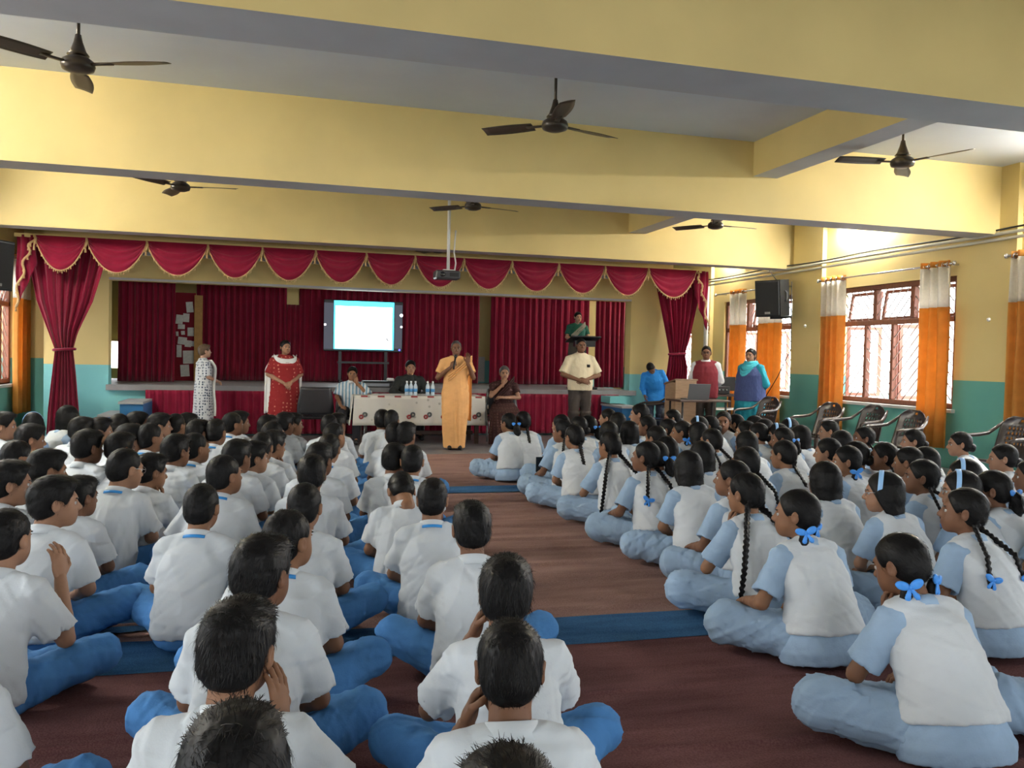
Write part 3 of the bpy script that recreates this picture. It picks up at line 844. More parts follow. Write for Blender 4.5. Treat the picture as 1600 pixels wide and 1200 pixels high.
# ------------------------------------------------------------------ television on a stand
ty = 17.0
p0, p1 = at(505, 548, y=ty), at(630, 472, y=ty)
tv = empty('television', ((p0[0]+p1[0])/2, ty, .81)); tag(tv, 'large wall-size black television showing a bright slide on the stage', 'television')
ox, oz = tv.location.x, .81
m_ = MB(); m_.box(p0[0]-ox, p1[0]-ox, 0, .06, p0[2]-oz, p1[2]-oz, .01); m_.build('casing', mat('tv_black', (.01, .01, .013), .3), tv)
def scr(nm, u0, v0, u1, v1, d, m):
    a, b = at(u0, v1, y=ty), at(u1, v0, y=ty)
    return MB().box(a[0]-ox, b[0]-ox, -d, -d+.004, a[2]-oz, b[2]-oz).build(nm, m, tv)
def emi(name, c, s): return mat(name, (.01, .01, .01), .4, emis=c, estr=s)
scr('side_panel', 505.5, 473, 521, 545, .006, emi('screen_grey', (.12, .13, .17), .14))
scr('side_panel', 616, 477, 629, 545, .006, emi('screen_grey', (.12, .13, .17), .14))
scr('slide_border', 521, 473, 616, 545, .008, emi('screen_cyan', (.05, .62, .95), 1.0))
scr('slide', 523.5, 481, 613, 544, .012, emi('screen_white', (.93, 1, 1), 1.35))
for (u, v, r) in ((508, 507, .022), (627, 493, .032), (627, 511, .022)):
    c = at(u, v, y=ty); MB().tube([(c[0]-ox, -.012, c[2]-oz), (c[0]-ox, -.016, c[2]-oz)], r, 14).build('icon', emi('screen_icon', (.95, .95, 1), 1.), tv)
c = at(624, 547, y=ty); MB().tube([(c[0]-ox, -.002, c[2]-oz), (c[0]-ox, -.006, c[2]-oz)], .018, 10).build('power_light', emi('led_blue', (.1, .1, 1), 1.), tv)
c = at(605, 531, y=ty); q = MB(); q.T = Matrix.Translation((c[0]-ox, -.014, c[2]-oz)) @ Matrix.Rotation(math.radians(-35), 4, 'Y'); q.box(-.012, .012, -.002, 0, -.035, .035); q.build('cursor', emi('cursor_dark', (.08, .08, .1), .5), tv)
for xx in (-.45, .45):
    MB().box(xx-.03, xx+.03, .02, .08, 0, p0[2]-oz+.1).build('stand_post', mat('tv_black', (.01, .01, .013), .3), tv)
    MB().box(xx-.04, xx+.04, -.28, .12, 0, .05, .01).build('stand_foot', mat('tv_black', (.01, .01, .013), .3), tv)
MB().box(-.5, .5, -.12, .1, .38, .42).build('stand_shelf', mat('tv_black', (.01, .01, .013), .3), tv)

# ------------------------------------------------------------------ steps
M_BLUEP = mat('blue_step_paint', (.02, .14, .33), .5, var=.08, vscale=8); M_TREAD = mat('step_tread', (.34, .35, .36), .6)
def steps(label, boxes):
    root = empty('stage_steps', (boxes[0][0], 14.2, 0))
    for x0, x1, z in boxes:
        MB().box(x0-boxes[0][0], x1-boxes[0][0], -.75, .2, 0, z-.035).build('riser', M_BLUEP, root)
        MB().box(x0-boxes[0][0]-.02, x1-boxes[0][0], -.78, .2, z-.035, z).build('tread', M_TREAD, root)
    return tag(root, label, 'steps')
sx = lambda u: at(u, 630, y=13.6)[0]
steps('blue and grey steps up to the stage beside the tied drape', [(sx(132), sx(158), .2), (sx(158), sx(190), .41), (sx(190), sx(226), .60)])
steps('blue and grey steps up to the stage at the lectern end', [(sx(967), sx(995), .58), (sx(995), sx(1016), .40), (sx(1016), sx(1036), .2)][::-1])
tp = MB().box(sx(967), sx(1000), 14.0, 14.55, .6, .72).build('step_block', mat('teal_paint', (.15, .46, .46), .6)); tag(tp, 'small teal plinth above the blue steps at the lectern end', 'plinth')

# ------------------------------------------------------------------ window curtains
M_ORG = mat('orange_curtain', (.74, .37, .09), .8, var=.07, vscale=8, trans=.55, spec=.1)
M_CRM = mat('cream_curtain_band', (.84, .80, .72), .85, var=.05, vscale=30, bump=.1, bscale=90, trans=.5, spec=.1)
def window_curtain(x, y0, y1, z0, zb, z1, n, label, seed=0):
    root = empty('window_curtain', (x, (y0+y1)/2, z0)); rg = random.Random(seed); ph = rg.uniform(0, 6); w = y1-y0
    def mk(za, zb_):
        def fn(u, v):
            z = za+(zb_-za)*v; t = (z-z0)/(z1-z0)
            sp = 1+.10*(1-t)*(u-.5)*2*0
            return (.055*math.sin(u*n*6.283+ph+.3*math.sin(t*4)), (u-.5)*w*(1.06-.08*t)+.01*math.sin(t*6+u*9), z-z0)
        return fn
    MB().grid(mk(z0, zb), n*10, 14, .003).build('lower_panel', M_ORG, root, True)
    MB().grid(mk(zb, z1-.05), n*10, 6, .003).build('cream_band', M_CRM, root, True)
    MB().grid(mk(z1-.05, z1+.03), n*10, 2, .003).build('heading', M_ORG, root, True)
    for k in range(2*n):
        u = (k+.5)/(2*n); MB().tube([(.034*math.cos(t), (u-.5)*w, z1-z0-.03+.034*math.sin(t)) for t in np.linspace(0, 6.283, 13)], .007, 5).build('eyelet', M_STEEL, root, True)
    return tag(root, label, 'curtain', 'orange and cream window curtains')
def rod(x, y0, y1, z, label):
    r = empty('curtain_rod', (x, y0, z)); MB().tube([(0, 0, 0), (0, y1-y0, 0)], .014, 8).build('bar', M_STEEL, r, True)
    for y in (0, y1-y0): MB().lathe([(0, -.03), (.02, -.028), (.028, 0), (.02, .028), (0, .03)], (0, y, 0), 10).build('finial', M_STEEL, r, True)
    for y in (.12, y1-y0-.12): MB().box(0, .2, y-.012, y+.012, -.012, .012).build('bracket', M_STEEL, r)
    return tag(r, label, 'curtain rod')
xc = XR-.10
rod(xc, 9.28, 12.2, 2.74, 'steel curtain rod over the window above the row of plastic chairs')
window_curtain(xc, 11.54, 12.08, .32, 2.15, 2.76, 4, 'glowing orange and cream curtain at the window edge next to the pillar with the loudspeaker', 1)
window_curtain(xc, 9.34, 9.84, .28, 2.17, 2.76, 3, 'orange and cream curtain behind the third plastic chair, nearest pillar', 2)
rod(xc, 13.1, 15.6, 2.74, 'steel curtain rod over the window behind the loudspeaker')
window_curtain(xc, 14.5, 15.0, .30, 2.1, 2.76, 3, 'orange and cream curtain beyond the person in teal, near the tied drape', 3)
window_curtain(xc, 13.3, 13.98, .30, 2.1, 2.76, 4, 'orange and cream curtain below the wall loudspeaker', 4)
rod(xc, 5.2, 8.45, 2.74, 'steel curtain rod cut by the picture edge')
window_curtain(xc, 7.85, 8.36, .30, 2.17, 2.76, 3, 'orange and cream curtain cut by the right picture edge', 5)
window_curtain(xc, 16.9, 17.5, .3, 2.1, 2.76, 3, 'orange and cream curtain seen through the stage wing', 6)
xl_ = XL+.1
rod(xl_, 13.1, 15.35, 2.74, 'steel curtain rod on the wall at the left picture edge')
window_curtain(xl_, 14.55, 15.2, .34, 2.12, 2.76, 3, 'orange and cream curtain at the left picture edge', 7)

# ------------------------------------------------------------------ ceiling fans
M_FAN = mat('fan_brown', (.045, .034, .024), .35, metal=.3, spec=.5)
M_FANB = mat('fan_blade', (.06, .045, .03), .4, spec=.4)
def fan(u, v, y, ang, label):
    p = at(u, v, y=y); z = p[2]
    r = empty('ceiling_fan', (p[0], y, z)); r.rotation_euler = (0, 0, math.radians(ang))
    MB().tube([(0, 0, .1), (0, 0, ZC-z-.02)], .013, 8).build('rod', M_FAN, r, True)
    MB().lathe([(.0, ZC-z), (.06, ZC-z), (.05, ZC-z-.03), (.022, ZC-z-.08), (0, ZC-z-.08)], n=16).build('canopy', M_FAN, r, True)
    MB().lathe([(.0, .22), (.02, .22), (.03, .17), (.055, .10), (.075, .075), (.0, .07)], n=18).build('bell_cover', M_FAN, r, True)
    MB().lathe([(.0, .065), (.07, .06), (.105, .035), (.115, .0), (.105, -.028), (.06, -.045), (.0, -.048)], n=24).build('motor', M_FAN, r, True)
    for k in range(3):
        b = MB()
        b.grid(lambda s_, t: (.20+.47*s_, (t-.5)*(.115+.045*math.sin(s_*3)), .012+(t-.5)*.03+.004*math.sin(t*3.14)), 8, 4, .004)
        b.box(.09, .26, -.022, .022, .004, .014)
        o = b.build('blade', M_FANB, r, True); o.rotation_euler = (0, 0, k*2.0944)
    return tag(r, label, 'ceiling fan', 'brown ceiling fans')
fan(122, 103, 6.75, -22, 'brown ceiling fan nearest the left, in the bay next to the near beam')
fan(867, 197, 6.95, 20, 'brown ceiling fan in the middle of the near ceiling bay')
fan(1410, 255, 7.1, 50, 'brown ceiling fan in the bright near bay by the windows')
fan(282, 293, 11.1, -10, 'brown ceiling fan above the boys, in the second bay from the camera')
fan(739, 323, 11.1, 15, 'brown ceiling fan in the middle of the second bay')
fan(1118, 353, 11.1, 5, 'brown ceiling fan in the second bay on the window side')
fan(684, 391, 14.1, -5, 'brown ceiling fan just in front of the valance, mostly hidden by a beam')

# ------------------------------------------------------------------ projector
y = 12.85; p = at(698, 430, y=y)
pr = empty('projector', tuple(p)); tag(pr, 'dark ceiling projector on a white pole before the valance', 'projector')
M_PRJ = mat('projector_grey', (.07, .07, .075), .4); M_WHT = mat('white_enamel', (.7, .7, .68), .4)
MB().box(-.19, .19, -.13, .13, -.065, .065, .02).build('body', M_PRJ, pr)
MB().tube([(-.09, -.13, 0), (-.09, -.155, 0)], .04, 14).build('lens', mat('lens_dark', (.01, .01, .015), .1, spec=.8), pr, True)
MB().box(.02, .16, -.134, -.13, -.03, .03).build('vent', mat('vent_dark', (.03, .03, .03), .6), pr)
MB().tube([(.03, .05, .06), (.03, .05, ZC-p[2])], .025, 10).build('pole', M_WHT, pr, True)
MB().tube([(.13, .06, .05), (.15, .06, .2), (.12, .06, .36), (.14, .06, .7)], .012, 6).build('cable', M_WHT, pr, True)
MB().box(-.06, .12, -.05, .12, .065, .085).build('bracket', M_WHT, pr)

# ------------------------------------------------------------------ loudspeakers
M_SPK = mat('speaker_black', (.016, .017, .018), .55, bump=.15, bscale=150)
M_GRL = mat('speaker_grille', (.022, .023, .025), .6, bump=.3, bscale=260)
def speaker(loc, rz, tilt, label, arm):
    r = empty('loudspeaker', loc, rz); r.rotation_euler = (math.radians(tilt), 0, rz)
    m_ = MB(); m_.prism([(-.24, -.2), (.24, -.2), (.17, .2), (-.17, .2)], -.31, .31); m_.build('cabinet', M_SPK, r)
    MB().box(-.225, .225, -.222, -.2, -.29, .29, .015).build('grille', M_GRL, r)
    MB().box(-.05, .05, -.226, -.222, -.26, -.225).build('badge', mat('badge_grey', (.3, .3, .3), .4), r)
    s_ = MB(); s_.tube([(.205, .0, -.06), (.235, .02, -.02), (.235, .02, .08), (.205, 0, .12)], .016, 7); s_.build('handle', mat('handle_grey', (.08, .08, .085), .4), r, True)
    MB().box(-.12, .12, .05, .35+arm, -.36, -.32).build('bracket', M_SPK, r)
    return tag(r, label, 'loudspeaker')
sp_ = at(1212, 466, x=8.25)
speaker((8.22, sp_[1], sp_[2]), math.radians(-64), 6, 'black loudspeaker mounted on the wall beside the window curtain', .0)
sp_ = at(-24, 412, x=XL+.44)
speaker((XL+.44, sp_[1], sp_[2]), math.radians(62), 4, 'black loudspeaker cut by the left picture edge', .0)

# ------------------------------------------------------------------ head table, cloth, bottles
ytab = 12.95
a, b = at(553, 640, y=ytab), at(757, 640, y=ytab)
zt = at(650, 619, y=ytab)[2]
tx0, tx1, tdep = a[0], b[0], .75
tb = empty('head_table', ((tx0+tx1)/2, ytab+tdep/2, 0)); tag(tb, 'long dark wooden table under the patterned cloth', 'table')
M_TWD = mat('table_wood', (.055, .03, .022), .45, var=.2, vscale=10, stretch=(1, 6, 6))
hw = (tx1-tx0)/2-.04
MB().box(-hw, hw, -tdep/2+.03, tdep/2-.03, zt-.04, zt-.006).build('top', M_TWD, tb)
for sx_ in (-1, 1):
    for sy_ in (-1, 1): MB().box(sx_*(hw-.06)-.03, sx_*(hw-.06)+.03, sy_*(tdep/2-.1)-.03, sy_*(tdep/2-.1)+.03, 0, zt-.04).build('leg', M_TWD, tb)
MB().box(-hw+.06, hw-.06, -.02, .02, .12, .18).build('stretcher', M_TWD, tb)
def cloth_mat():
    m = mat('patterned_tablecloth', (.52, .50, .45), .85, bump=.06, bscale=40)
    nt = m.node_tree; b = nt.nodes['Principled BSDF']
    tc = nt.nodes.new('ShaderNodeTexCoord'); v = nt.nodes.new('ShaderNodeTexVoronoi'); v.inputs['Scale'].default_value = 9; v.distance = 'EUCLIDEAN'
    nt.links.new(tc.outputs['Object'], v.inputs['Vector'])
    r = nt.nodes.new('ShaderNodeValToRGB'); r.color_ramp.elements[0].color = (.33, .32, .28, 1); r.color_ramp.elements[0].position = .12; r.color_ramp.elements[1].color = (.55, .53, .48, 1); r.color_ramp.elements[1].position = .22
    nt.links.new(v.outputs['Distance'], r.inputs[0]); nt.links.new(r.outputs[0], b.inputs['Base Color'])
    return m
M_CLO = cloth_mat()
cl = empty('tablecloth', ((tx0+tx1)/2, ytab+tdep/2, zt)); tag(cl, 'pale cloth with red and grey ring motifs draped over the head table', 'tablecloth')
hw2 = (tx1-tx0)/2; drop = zt-at(650, 665, y=ytab)[2]
MB().box(-hw2, hw2, -tdep/2, tdep/2, -.004, .004).build('top_sheet', M_CLO, cl)
def fr(u, v): return (-hw2-.02*v+(2*hw2+.04*v)*u, -tdep/2-.015-.018*math.sin(u*40)*v-.01*v, .004-drop*v)
MB().grid(fr, 90, 8, .004).build('front_drop', M_CLO, cl, True)
for q in (-1, 1):
    def sd(u, v, q=q): return (q*(hw2+.01+.05*v+.012*math.sin(u*14)*v), -tdep/2+tdep*u, .004-drop*v)
    MB().grid(sd, 24, 8, .004).build('side_drop', M_CLO, cl, True)
M_MR = mat('motif_red', (.30, .05, .05), .8); M_MG = mat('motif_grey', (.09, .10, .10), .8)
for k, u in enumerate((567, 603, 615, 642, 668, 695, 722, 745)):
    for (du, dv, mm, r) in ((-2.5, 3.5, M_MR, .033), (3.5, 0, M_MG, .036)):
        c = at(u+du, 648+dv, y=ytab-.05)
        c = c-np.array(cl.location)
        yy = -tdep/2-.015-.018*math.sin((c[0]+hw2)/(2*hw2)*40)*.6-.008
        o = MB().tube([(c[0]+r*.75*math.cos(t), yy-.008, c[2]+r*.75*math.sin(t)) for t in np.linspace(0, 6.283, 15)], r*.38, 5, flat=1.).build('ring_motif', mm, cl, True)
for k in range(8):
    c = (-hw2+.15+k*2*hw2/8)
    o = MB().box(c-.05, c+.05, -tdep/2-.024, -tdep/2-.012, -.02, .004).build('edge_motif', M_MR, cl)
def bottle_mat():
    m = mat('bottle_plastic', (.62, .72, .80), .15, spec=.5, alpha=.75); return m
M_BOT = bottle_mat(); M_BLB = mat('bottle_label', (.08, .28, .55), .5); M_CAPB = mat('bottle_cap', (.75, .78, .8), .5)
blab = ['water bottle first from the striped-shirt end of the table', 'water bottle second from the striped-shirt end', 'water bottle third from the striped-shirt end, end of the group of three', 'water bottle in the pair, further from the orange sari', 'water bottle in the pair, nearest the orange sari']
for k, u in enumerate((635.5, 642, 649, 668, 676)):
    c = at(u, 617, y=ytab+.16)
    r = empty('water_bottle', (c[0], ytab+.16, zt+.005))
    MB().lathe([(0, 0), (.03, .002), (.032, .02), (.029, .06), (.032, .1), (.031, .14), (.018, .175), (.012, .185), (.012, .2), (0, .2)], n=14).build('flask', M_BOT, r, True)
    MB().lathe([(.0331, .055), (.0331, .105)], n=14).build('label_wrap', M_BLB, r, True)
    MB().lathe([(0, .195), (.015, .195), (.015, .222), (0, .222)], n=12).build('cap', M_CAPB, r, True)
    tag(r, blab[k], 'bottle', 'water bottles on the head table')
# equipment case on the stage edge
c = at(592, 608, y=14.75)
eq = empty('equipment_case', (c[0], 14.78, .81)); tag(eq, 'dark flat equipment case lying on the stage edge behind the table', 'case')
MB().box(-.30, .30, -.18, .18, 0, .09, .012).build('body', mat('case_dark', (.03, .03, .034), .4), eq)
MB().box(-.26, .16, -.186, -.18, .02, .07).build('panel', mat('case_panel', (.25, .27, .3), .35), eq)
MB().box(-.28, .28, -.16, .16, .09, .11, .01).build('lid', mat('case_dark', (.03, .03, .034), .4), eq)
o = MB().lathe([(0, 0), (.06, .0), (.07, .03), (.05, .05), (0, .052)], n=14).build('white_bowl', M_WHT, None, True); o.location = (c[0]+.2, 14.78, .92); tag(o, 'small white bowl on the flat equipment case', 'bowl')

# ------------------------------------------------------------------ moulded plastic chairs
M_PLA = mat('brown_plastic', (.035, .024, .020), .28, spec=.55)
M_PLB = mat('black_plastic', (.016, .016, .019), .35, spec=.5)
def plastic_chair(m_):
    r = empty('plastic_chair')
    MB().grid(lambda u, v: ((u-.5)*(.46-.05*v), -.22+.44*v, .42-.035*math.sin(math.pi*v)*math.sin(math.pi*u)-.02*v+.01*(1-v)**4), 12, 10, .012).build('seat', m_, r, True)
    # backrest shell with perforations
    nu, nv = 21, 17
    def bk(u, v):
        w = .215*(1-.10*v) if v < .75 else .215*.925*math.sqrt(max(.02, 1-((v-.75)/.27)**2))
        x = (2*u-1)*w
        return (x, .205+.115*v-.07*(2*u-1)**2*(1-.3*v), .41+.45*v)
    P = [bk(i/nu, j/nv) for i in range(nu+1) for j in range(nv+1)]
    F = []
    for i in range(nu):
        for j in range(nv):
            hole = 4 <= i <= nu-5 and 5 <= j <= nv-5 and (i % 2 == 0) and (j % 2 == 0)
            slot = 9 <= i <= 11 and j == nv-2
            if not hole and not slot: F.append((i*(nv+1)+j, (i+1)*(nv+1)+j, (i+1)*(nv+1)+j+1, i*(nv+1)+j+1))
    me = raw_mesh('backrest', P, F, [m_], None, True); o = obj('backrest', me, r); sm = o.modifiers.new('solid', 'SOLIDIFY'); sm.thickness = .011
    for q in (-1, 1):
        pts = [(q*.235, -.20, .40), (q*.262, -.215, .55), (q*.272, -.20, .635), (q*.278, -.12, .655), (q*.275, .02, .66), (q*.262, .14, .675), (q*.235, .22, .73), (q*.2, .285, .80)]
        MB().tube(pts, [.016, .017, .02, .024, .026, .025, .022, .014], 8, flat=.8).build('armrest', m_, r, True)
        MB().tube([(q*.235, -.20, .41), (q*.262, -.235, .2), (q*.28, -.25, 0)], [.03, .026, .022], 8).build('leg', m_, r, True)
        MB().tube([(q*.2, .2, .41), (q*.225, .245, .2), (q*.25, .29, 0)], [.03, .026, .022], 8).build('leg', m_, r, True)
    return r
ch0 = plastic_chair(M_PLA); KIDS['__c'] = None
def place(o, loc, rz, label, group='moulded plastic chairs', cat='chair'):
    o.location = loc; o.rotation_euler = (0, 0, rz); tag(o, label, cat, group); return o
used = [False]
def put_chair(loc, rz, label):
    o = ch0 if not used[0] else copy_tree(ch0); used[0] = True
    return place(o, loc, rz, label)
def chair_at(u, v, x, rz, label):
    """(u,v) is the top of the backrest, height .86."""
    p = at(u, v, z=.86) if x is None else at(u, v, x=x)
    d = Vector((0, .31, 0)); d.rotate(Euler((0, 0, rz)))
    put_chair((p[0]-d.x, p[1]-d.y, 0), rz, label)
R90 = math.radians(-90)
chair_at(1303, 629, None, R90+.15, 'brown plastic armchair by the wall below the glowing curtain, first of three')
chair_at(1370, 633, None, R90+.1, 'brown plastic armchair under the window, middle of three')
chair_at(1432, 641, None, R90+.05, 'brown plastic armchair under the window beside the near curtain, third of three')
chair_at(1598, 652, None, R90+.1, 'brown plastic armchair beside the near pillar, cut by the picture edge')
chair_at(1207, 620, None, R90+.2, 'dark plastic armchair right behind the person in teal')
chair_at(1052, 612, None, math.radians(-105), 'dark plastic armchair before the tied drape, next to the laptop table')
# black office chair next to the red-dressed person
def padded_chair(loc, rz, label, s_=1.):
    r = empty('padded_chair', loc, rz)
    MB().box(-.24, .24, -.24, .2, .36, .425, .03).build('seat', M_PLB, r)
    MB().grid(lambda u, v: ((u-.5)*(.52-.14*max(0, v-.3)), .2+.06*v-.04*(2*u-1)**2, .44+.42*v), 10, 10, .05).build('backrest', M_PLB, r, True)
    for q in (-1, 1):
        MB().tube([(q*.22, -.22, 0), (q*.22, -.22, .37)], .016, 8).build('leg', M_STEEL, r, True)
        MB().tube([(q*.22, .2, 0), (q*.22, .2, .6)], .016, 8).build('leg', M_STEEL, r, True)
    return tag(r, label, 'chair', 'black padded chairs')
c = at(492, 640, y=13.45); padded_chair((c[0], 13.45, 0), math.pi, 'empty black padded chair between the red dress and the striped shirt')

# ------------------------------------------------------------------ lectern on the stage
yl = 15.05; c = at(911, 530, y=yl)
lec = empty('lectern', (c[0], yl, .81)); tag(lec, 'black slanted lectern on the stage before the green-bloused person', 'lectern')
M_LEC = mat('lectern_black', (.012, .013, .016), .35)
zt_ = c[2]-.81
m_ = MB(); m_.T = Matrix.Translation((0, 0, zt_)) @ Matrix.Rotation(math.radians(-14), 4, 'X'); m_.box(-.29, .29, -.2, .2, -.02, .012, .008); m_.build('slanted_top', M_LEC, lec)
m_ = MB(); m_.T = Matrix.Translation((0, 0, zt_)); m_.prism([(-.2, -.13), (.2, -.13), (.15, .13), (-.15, .13)], -.14, -.03); m_.build('box', M_LEC, lec)
MB().box(-.055, .055, -.05, .05, .04, zt_-.13, .01).build('post', M_LEC, lec)
MB().box(-.24, .24, -.2, .2, 0, .045, .012).build('base', M_LEC, lec)
m_ = MB(); m_.T = Matrix.Translation((0, 0, zt_)) @ Matrix.Rotation(math.radians(-14), 4, 'X'); m_.box(-.12, .12, -.1, .12, .012, .02); o = m_.build('paper_sheet', M_PAP, None); o.location = lec.location; tag(o, 'white paper sheet lying on the black lectern', 'paper')

# ------------------------------------------------------------------ laptop table, wooden lectern, equipment table
ylt = 11.55
a = at(1063, 624, y=ylt); b = at(1142, 627, y=ylt); zl = (a[2]+b[2])/2
lt = empty('laptop_table', ((a[0]+b[0])/2, ylt+.22, 0)); tag(lt, 'small dark table carrying the open laptop', 'table')
hw = (b[0]-a[0])/2
MB().box(-hw, hw, -.22, .28, zl-.03, zl, .006).build('top', M_TWD, lt)
for q in (-1, 1):
    for s2 in (-.18, .24): MB().tube([(q*(hw-.06), s2, 0), (q*(hw-.06), s2, zl-.03)], .017, 8).build('leg', mat('black_metal', (.02, .02, .02), .4), lt, True)
c = at(1091, 622, y=ylt+.12)
lp = empty('laptop', (c[0], ylt+.12, zl)); tag(lp, 'open dark grey laptop seen from its back on the small table', 'laptop')
M_LAP = mat('laptop_grey', (.10, .105, .11), .4, metal=.3)
MB().box(-.18, .18, 0, .24, 0, .016, .005).build('base', M_LAP, lp)
m_ = MB(); m_.T = Matrix.Translation((0, 0, .014)) @ Matrix.Rotation(math.radians(12), 4, 'X'); m_.box(-.18, .18, -.006, .004, 0, .235, .003); m_.build('lid', M_LAP, lp)
c = at(1071, 610, y=12.15)
wl_ = empty('wooden_lectern', (c[0], 12.3, 0)); tag(wl_, 'plain light-brown wooden lectern behind the laptop', 'lectern')
M_PLY = mat('plywood', (.30, .19, .11), .55, var=.12, vscale=9, stretch=(1, 1, 5)); M_PLYD = mat('plywood_dark', (.16, .09, .05), .55, var=.12, vscale=9)
zt2 = at(1071, 592, y=12.15)[2]
for q in (-1, 1): MB().box(q*.17-.012, q*.17+.012, -.15, .2, 0, zt2-.06).build('side_panel', M_PLY, wl_)
MB().box(-.18, .18, -.17, -.15, 0, zt2).build('front_panel', M_PLY, wl_)
MB().box(-.16, .16, -.14, .19, .3, .32).build('shelf', M_PLYD, wl_)
m_ = MB(); m_.T = Matrix.Translation((0, 0, zt2-.05)) @ Matrix.Rotation(math.radians(-12), 4, 'X'); m_.box(-.2, .2, -.18, .22, -.01, .012); m_.build('slanted_top', M_PLYD, wl_)
c = at(1130, 622, y=13.0)
et = empty('equipment_table', (c[0], 13.1, 0)); tag(et, 'dark equipment table behind the red waistcoat', 'table')
ze = at(1130, 617, y=12.85)[2]
MB().box(-.34, .34, -.22, .25, ze-.03, ze).build('top', M_TWD, et); MB().box(-.32, .32, -.2, .23, ze-.26, ze-.24).build('shelf', M_WHT, et)
for q in (-1, 1):
    for s2 in (-.19, .22): MB().box(q*.31-.02, q*.31+.02, s2-.02, s2+.02, 0, ze-.03).build('leg', M_TWD, et)
am = empty('amplifier', (c[0]-.1, 13.1, ze)); tag(am, 'black amplifier with knobs on the equipment table', 'amplifier')
MB().box(-.2, .2, -.15, .18, .01, .14, .008).build('body', M_SPK, am)
for k in range(5): MB().tube([(-.15+k*.07, -.15, .08), (-.15+k*.07, -.17, .08)], .016, 10).build('knob', M_STEEL, am, True)
mo = empty('monitor', (c[0]+.17, 13.12, ze)); tag(mo, 'small black monitor standing on the equipment table', 'monitor')
MB().box(-.13, .13, 0, .03, .06, .30, .006).build('screen', M_SPK, mo); MB().box(-.02, .02, .01, .03, 0, .08).build('neck', M_SPK, mo); MB().box(-.08, .08, -.05, .09, 0, .012).build('foot', M_SPK, mo)
# wires hanging under the loudspeaker
for k, (u0, v0, u1, v1, u2, v2) in enumerate(((1237, 440, 1236, 545, 1195, 622), (1200, 420, 1215, 440, 1236, 466))):
    A, B_, C_ = at(u0, v0, x=8.58), at(u1, v1, x=8.58), at(u2, v2, x=8.5)
    tag(MB().tube([A, lerp_(A, B_, .5), B_, lerp_(B_, C_, .5)+np.array([0, 0, -.05]), C_] if k == 0 else [A, B_, C_], .008, 6).build('hanging_wire', mat('cable_black', (.03, .03, .03), .6), None, True),
        ['black wire hanging below the wall loudspeaker', 'pale cable crossing over the wall loudspeaker'][k], 'cable')
for k, (yy, zz) in enumerate(((12.66, 2.02), (8.78, 1.98))):
    o = MB().tube([(0, 0, 0), (-.02, 0, 0)], [.028, .02], 12).build('wall_switch', M_WHT, None, True); o.location = (XR, yy, zz); tag(o, ['small white button on the pillar beside the loudspeaker', 'small white button on the near pillar'][k], 'switch')

# ------------------------------------------------------------------ people
SKINS = {k: mat('skin_'+k, c, .55, var=.06, vscale=25, bump=.02, bscale=300, spec=.3) for k, c in
         dict(a=(.235, .115, .062), b=(.175, .082, .045), c=(.31, .165, .10), d=(.46, .27, .19)).items()}
M_LIP = mat('lips', (.20, .085, .062), .5)
M_EYE = mat('eye_white', (.42, .40, .38), .3)
M_DARK = mat('eye_dark', (.012, .009, .008), .3)
M_HAIR = mat('black_hair', (.0065, .006, .006), .48, var=.25, vscale=90, spec=.16)
M_HAIRG = mat('greying_hair', (.075, .068, .066), .5, var=.4, vscale=70)
M_HAIRB = mat('brown_hair', (.11, .068, .04), .5, var=.3, vscale=70)
M_SHIRT = mat('white_shirt_cotton', (.56, .60, .63), .85, var=.03, vscale=9, bump=.06, bscale=160, spec=.15, sheen=.1)
M_TROUS = mat('royal_blue_cloth', (.075, .225, .50), .85, var=.14, vscale=9, bump=.08, bscale=140, spec=.15)
M_BELT = mat('dark_belt', (.02, .025, .04), .6)
M_VEST = mat('white_vest_cotton', (.57, .605, .63), .85, var=.03, vscale=9, bump=.06, bscale=160, spec=.15, sheen=.1)
M_KAM = mat('pale_blue_cotton', (.31, .43, .58), .88, var=.06, vscale=12, bump=.08, bscale=140, spec=.12)
M_LANY = mat('lanyard_blue', (.03, .25, .62), .5)
M_RIB = mat('ribbon_blue', (.06, .29, .80), .45, var=.1, vscale=40)
M_BAND = mat('headband_blue', (.28, .50, .80), .5)
M_SOLE = mat('grey_sock', (.085, .09, .085), .9, bump=.2, bscale=90)
M_SPEC = mat('spectacle_metal', (.5, .5, .5), .25, metal=.8)
M_MIC = mat('microphone_black', (.012, .012, .014), .4)

_HEADS = {}
def head_arrays(female, mouth, h):
    k = (female, mouth, h)
    if k not in _HEADS: _HEADS[k] = head_mesh(h, female, mouth)
    return _HEADS[k]

def V3(*a): return np.array(a, float)
def ring_band(levels, R=None, o=(0, 0, 0), n=28, a0=0., a1=360., thick=.004):
    """Cloth band: levels are (rx, ry, cx, cy, z); both sides."""
    full = abs(a1-a0) >= 359.9
    m = n if full else n+1
    V = []
    for d in (0, -thick):
        for rx, ry, cx, cy, z in levels:
            for i in range(m):
                t = math.radians(a0+(a1-a0)*i/n)
                V.append((cx+(rx+d)*math.cos(t), cy+(ry+d)*math.sin(t), z))
    L = len(levels); Q = []
    off = L*m
    for l in range(L-1):
        for i in range(n):
            j = (i+1) % m
            a, b, c, e = l*m+i, l*m+j, (l+1)*m+j, (l+1)*m+i
            Q += [(a, b, c, e), (off+e, off+c, off+b, off+a)]
    for i in range(n):
        j = (i+1) % m
        Q += [((L-1)*m+i, (L-1)*m+j, off+(L-1)*m+j, off+(L-1)*m+i), (off+i, off+j, j, i)]
    V = np.array(V)
    if R is not None: V = V@np.array(R).T
    return V+np.array(o), np.array(Q)

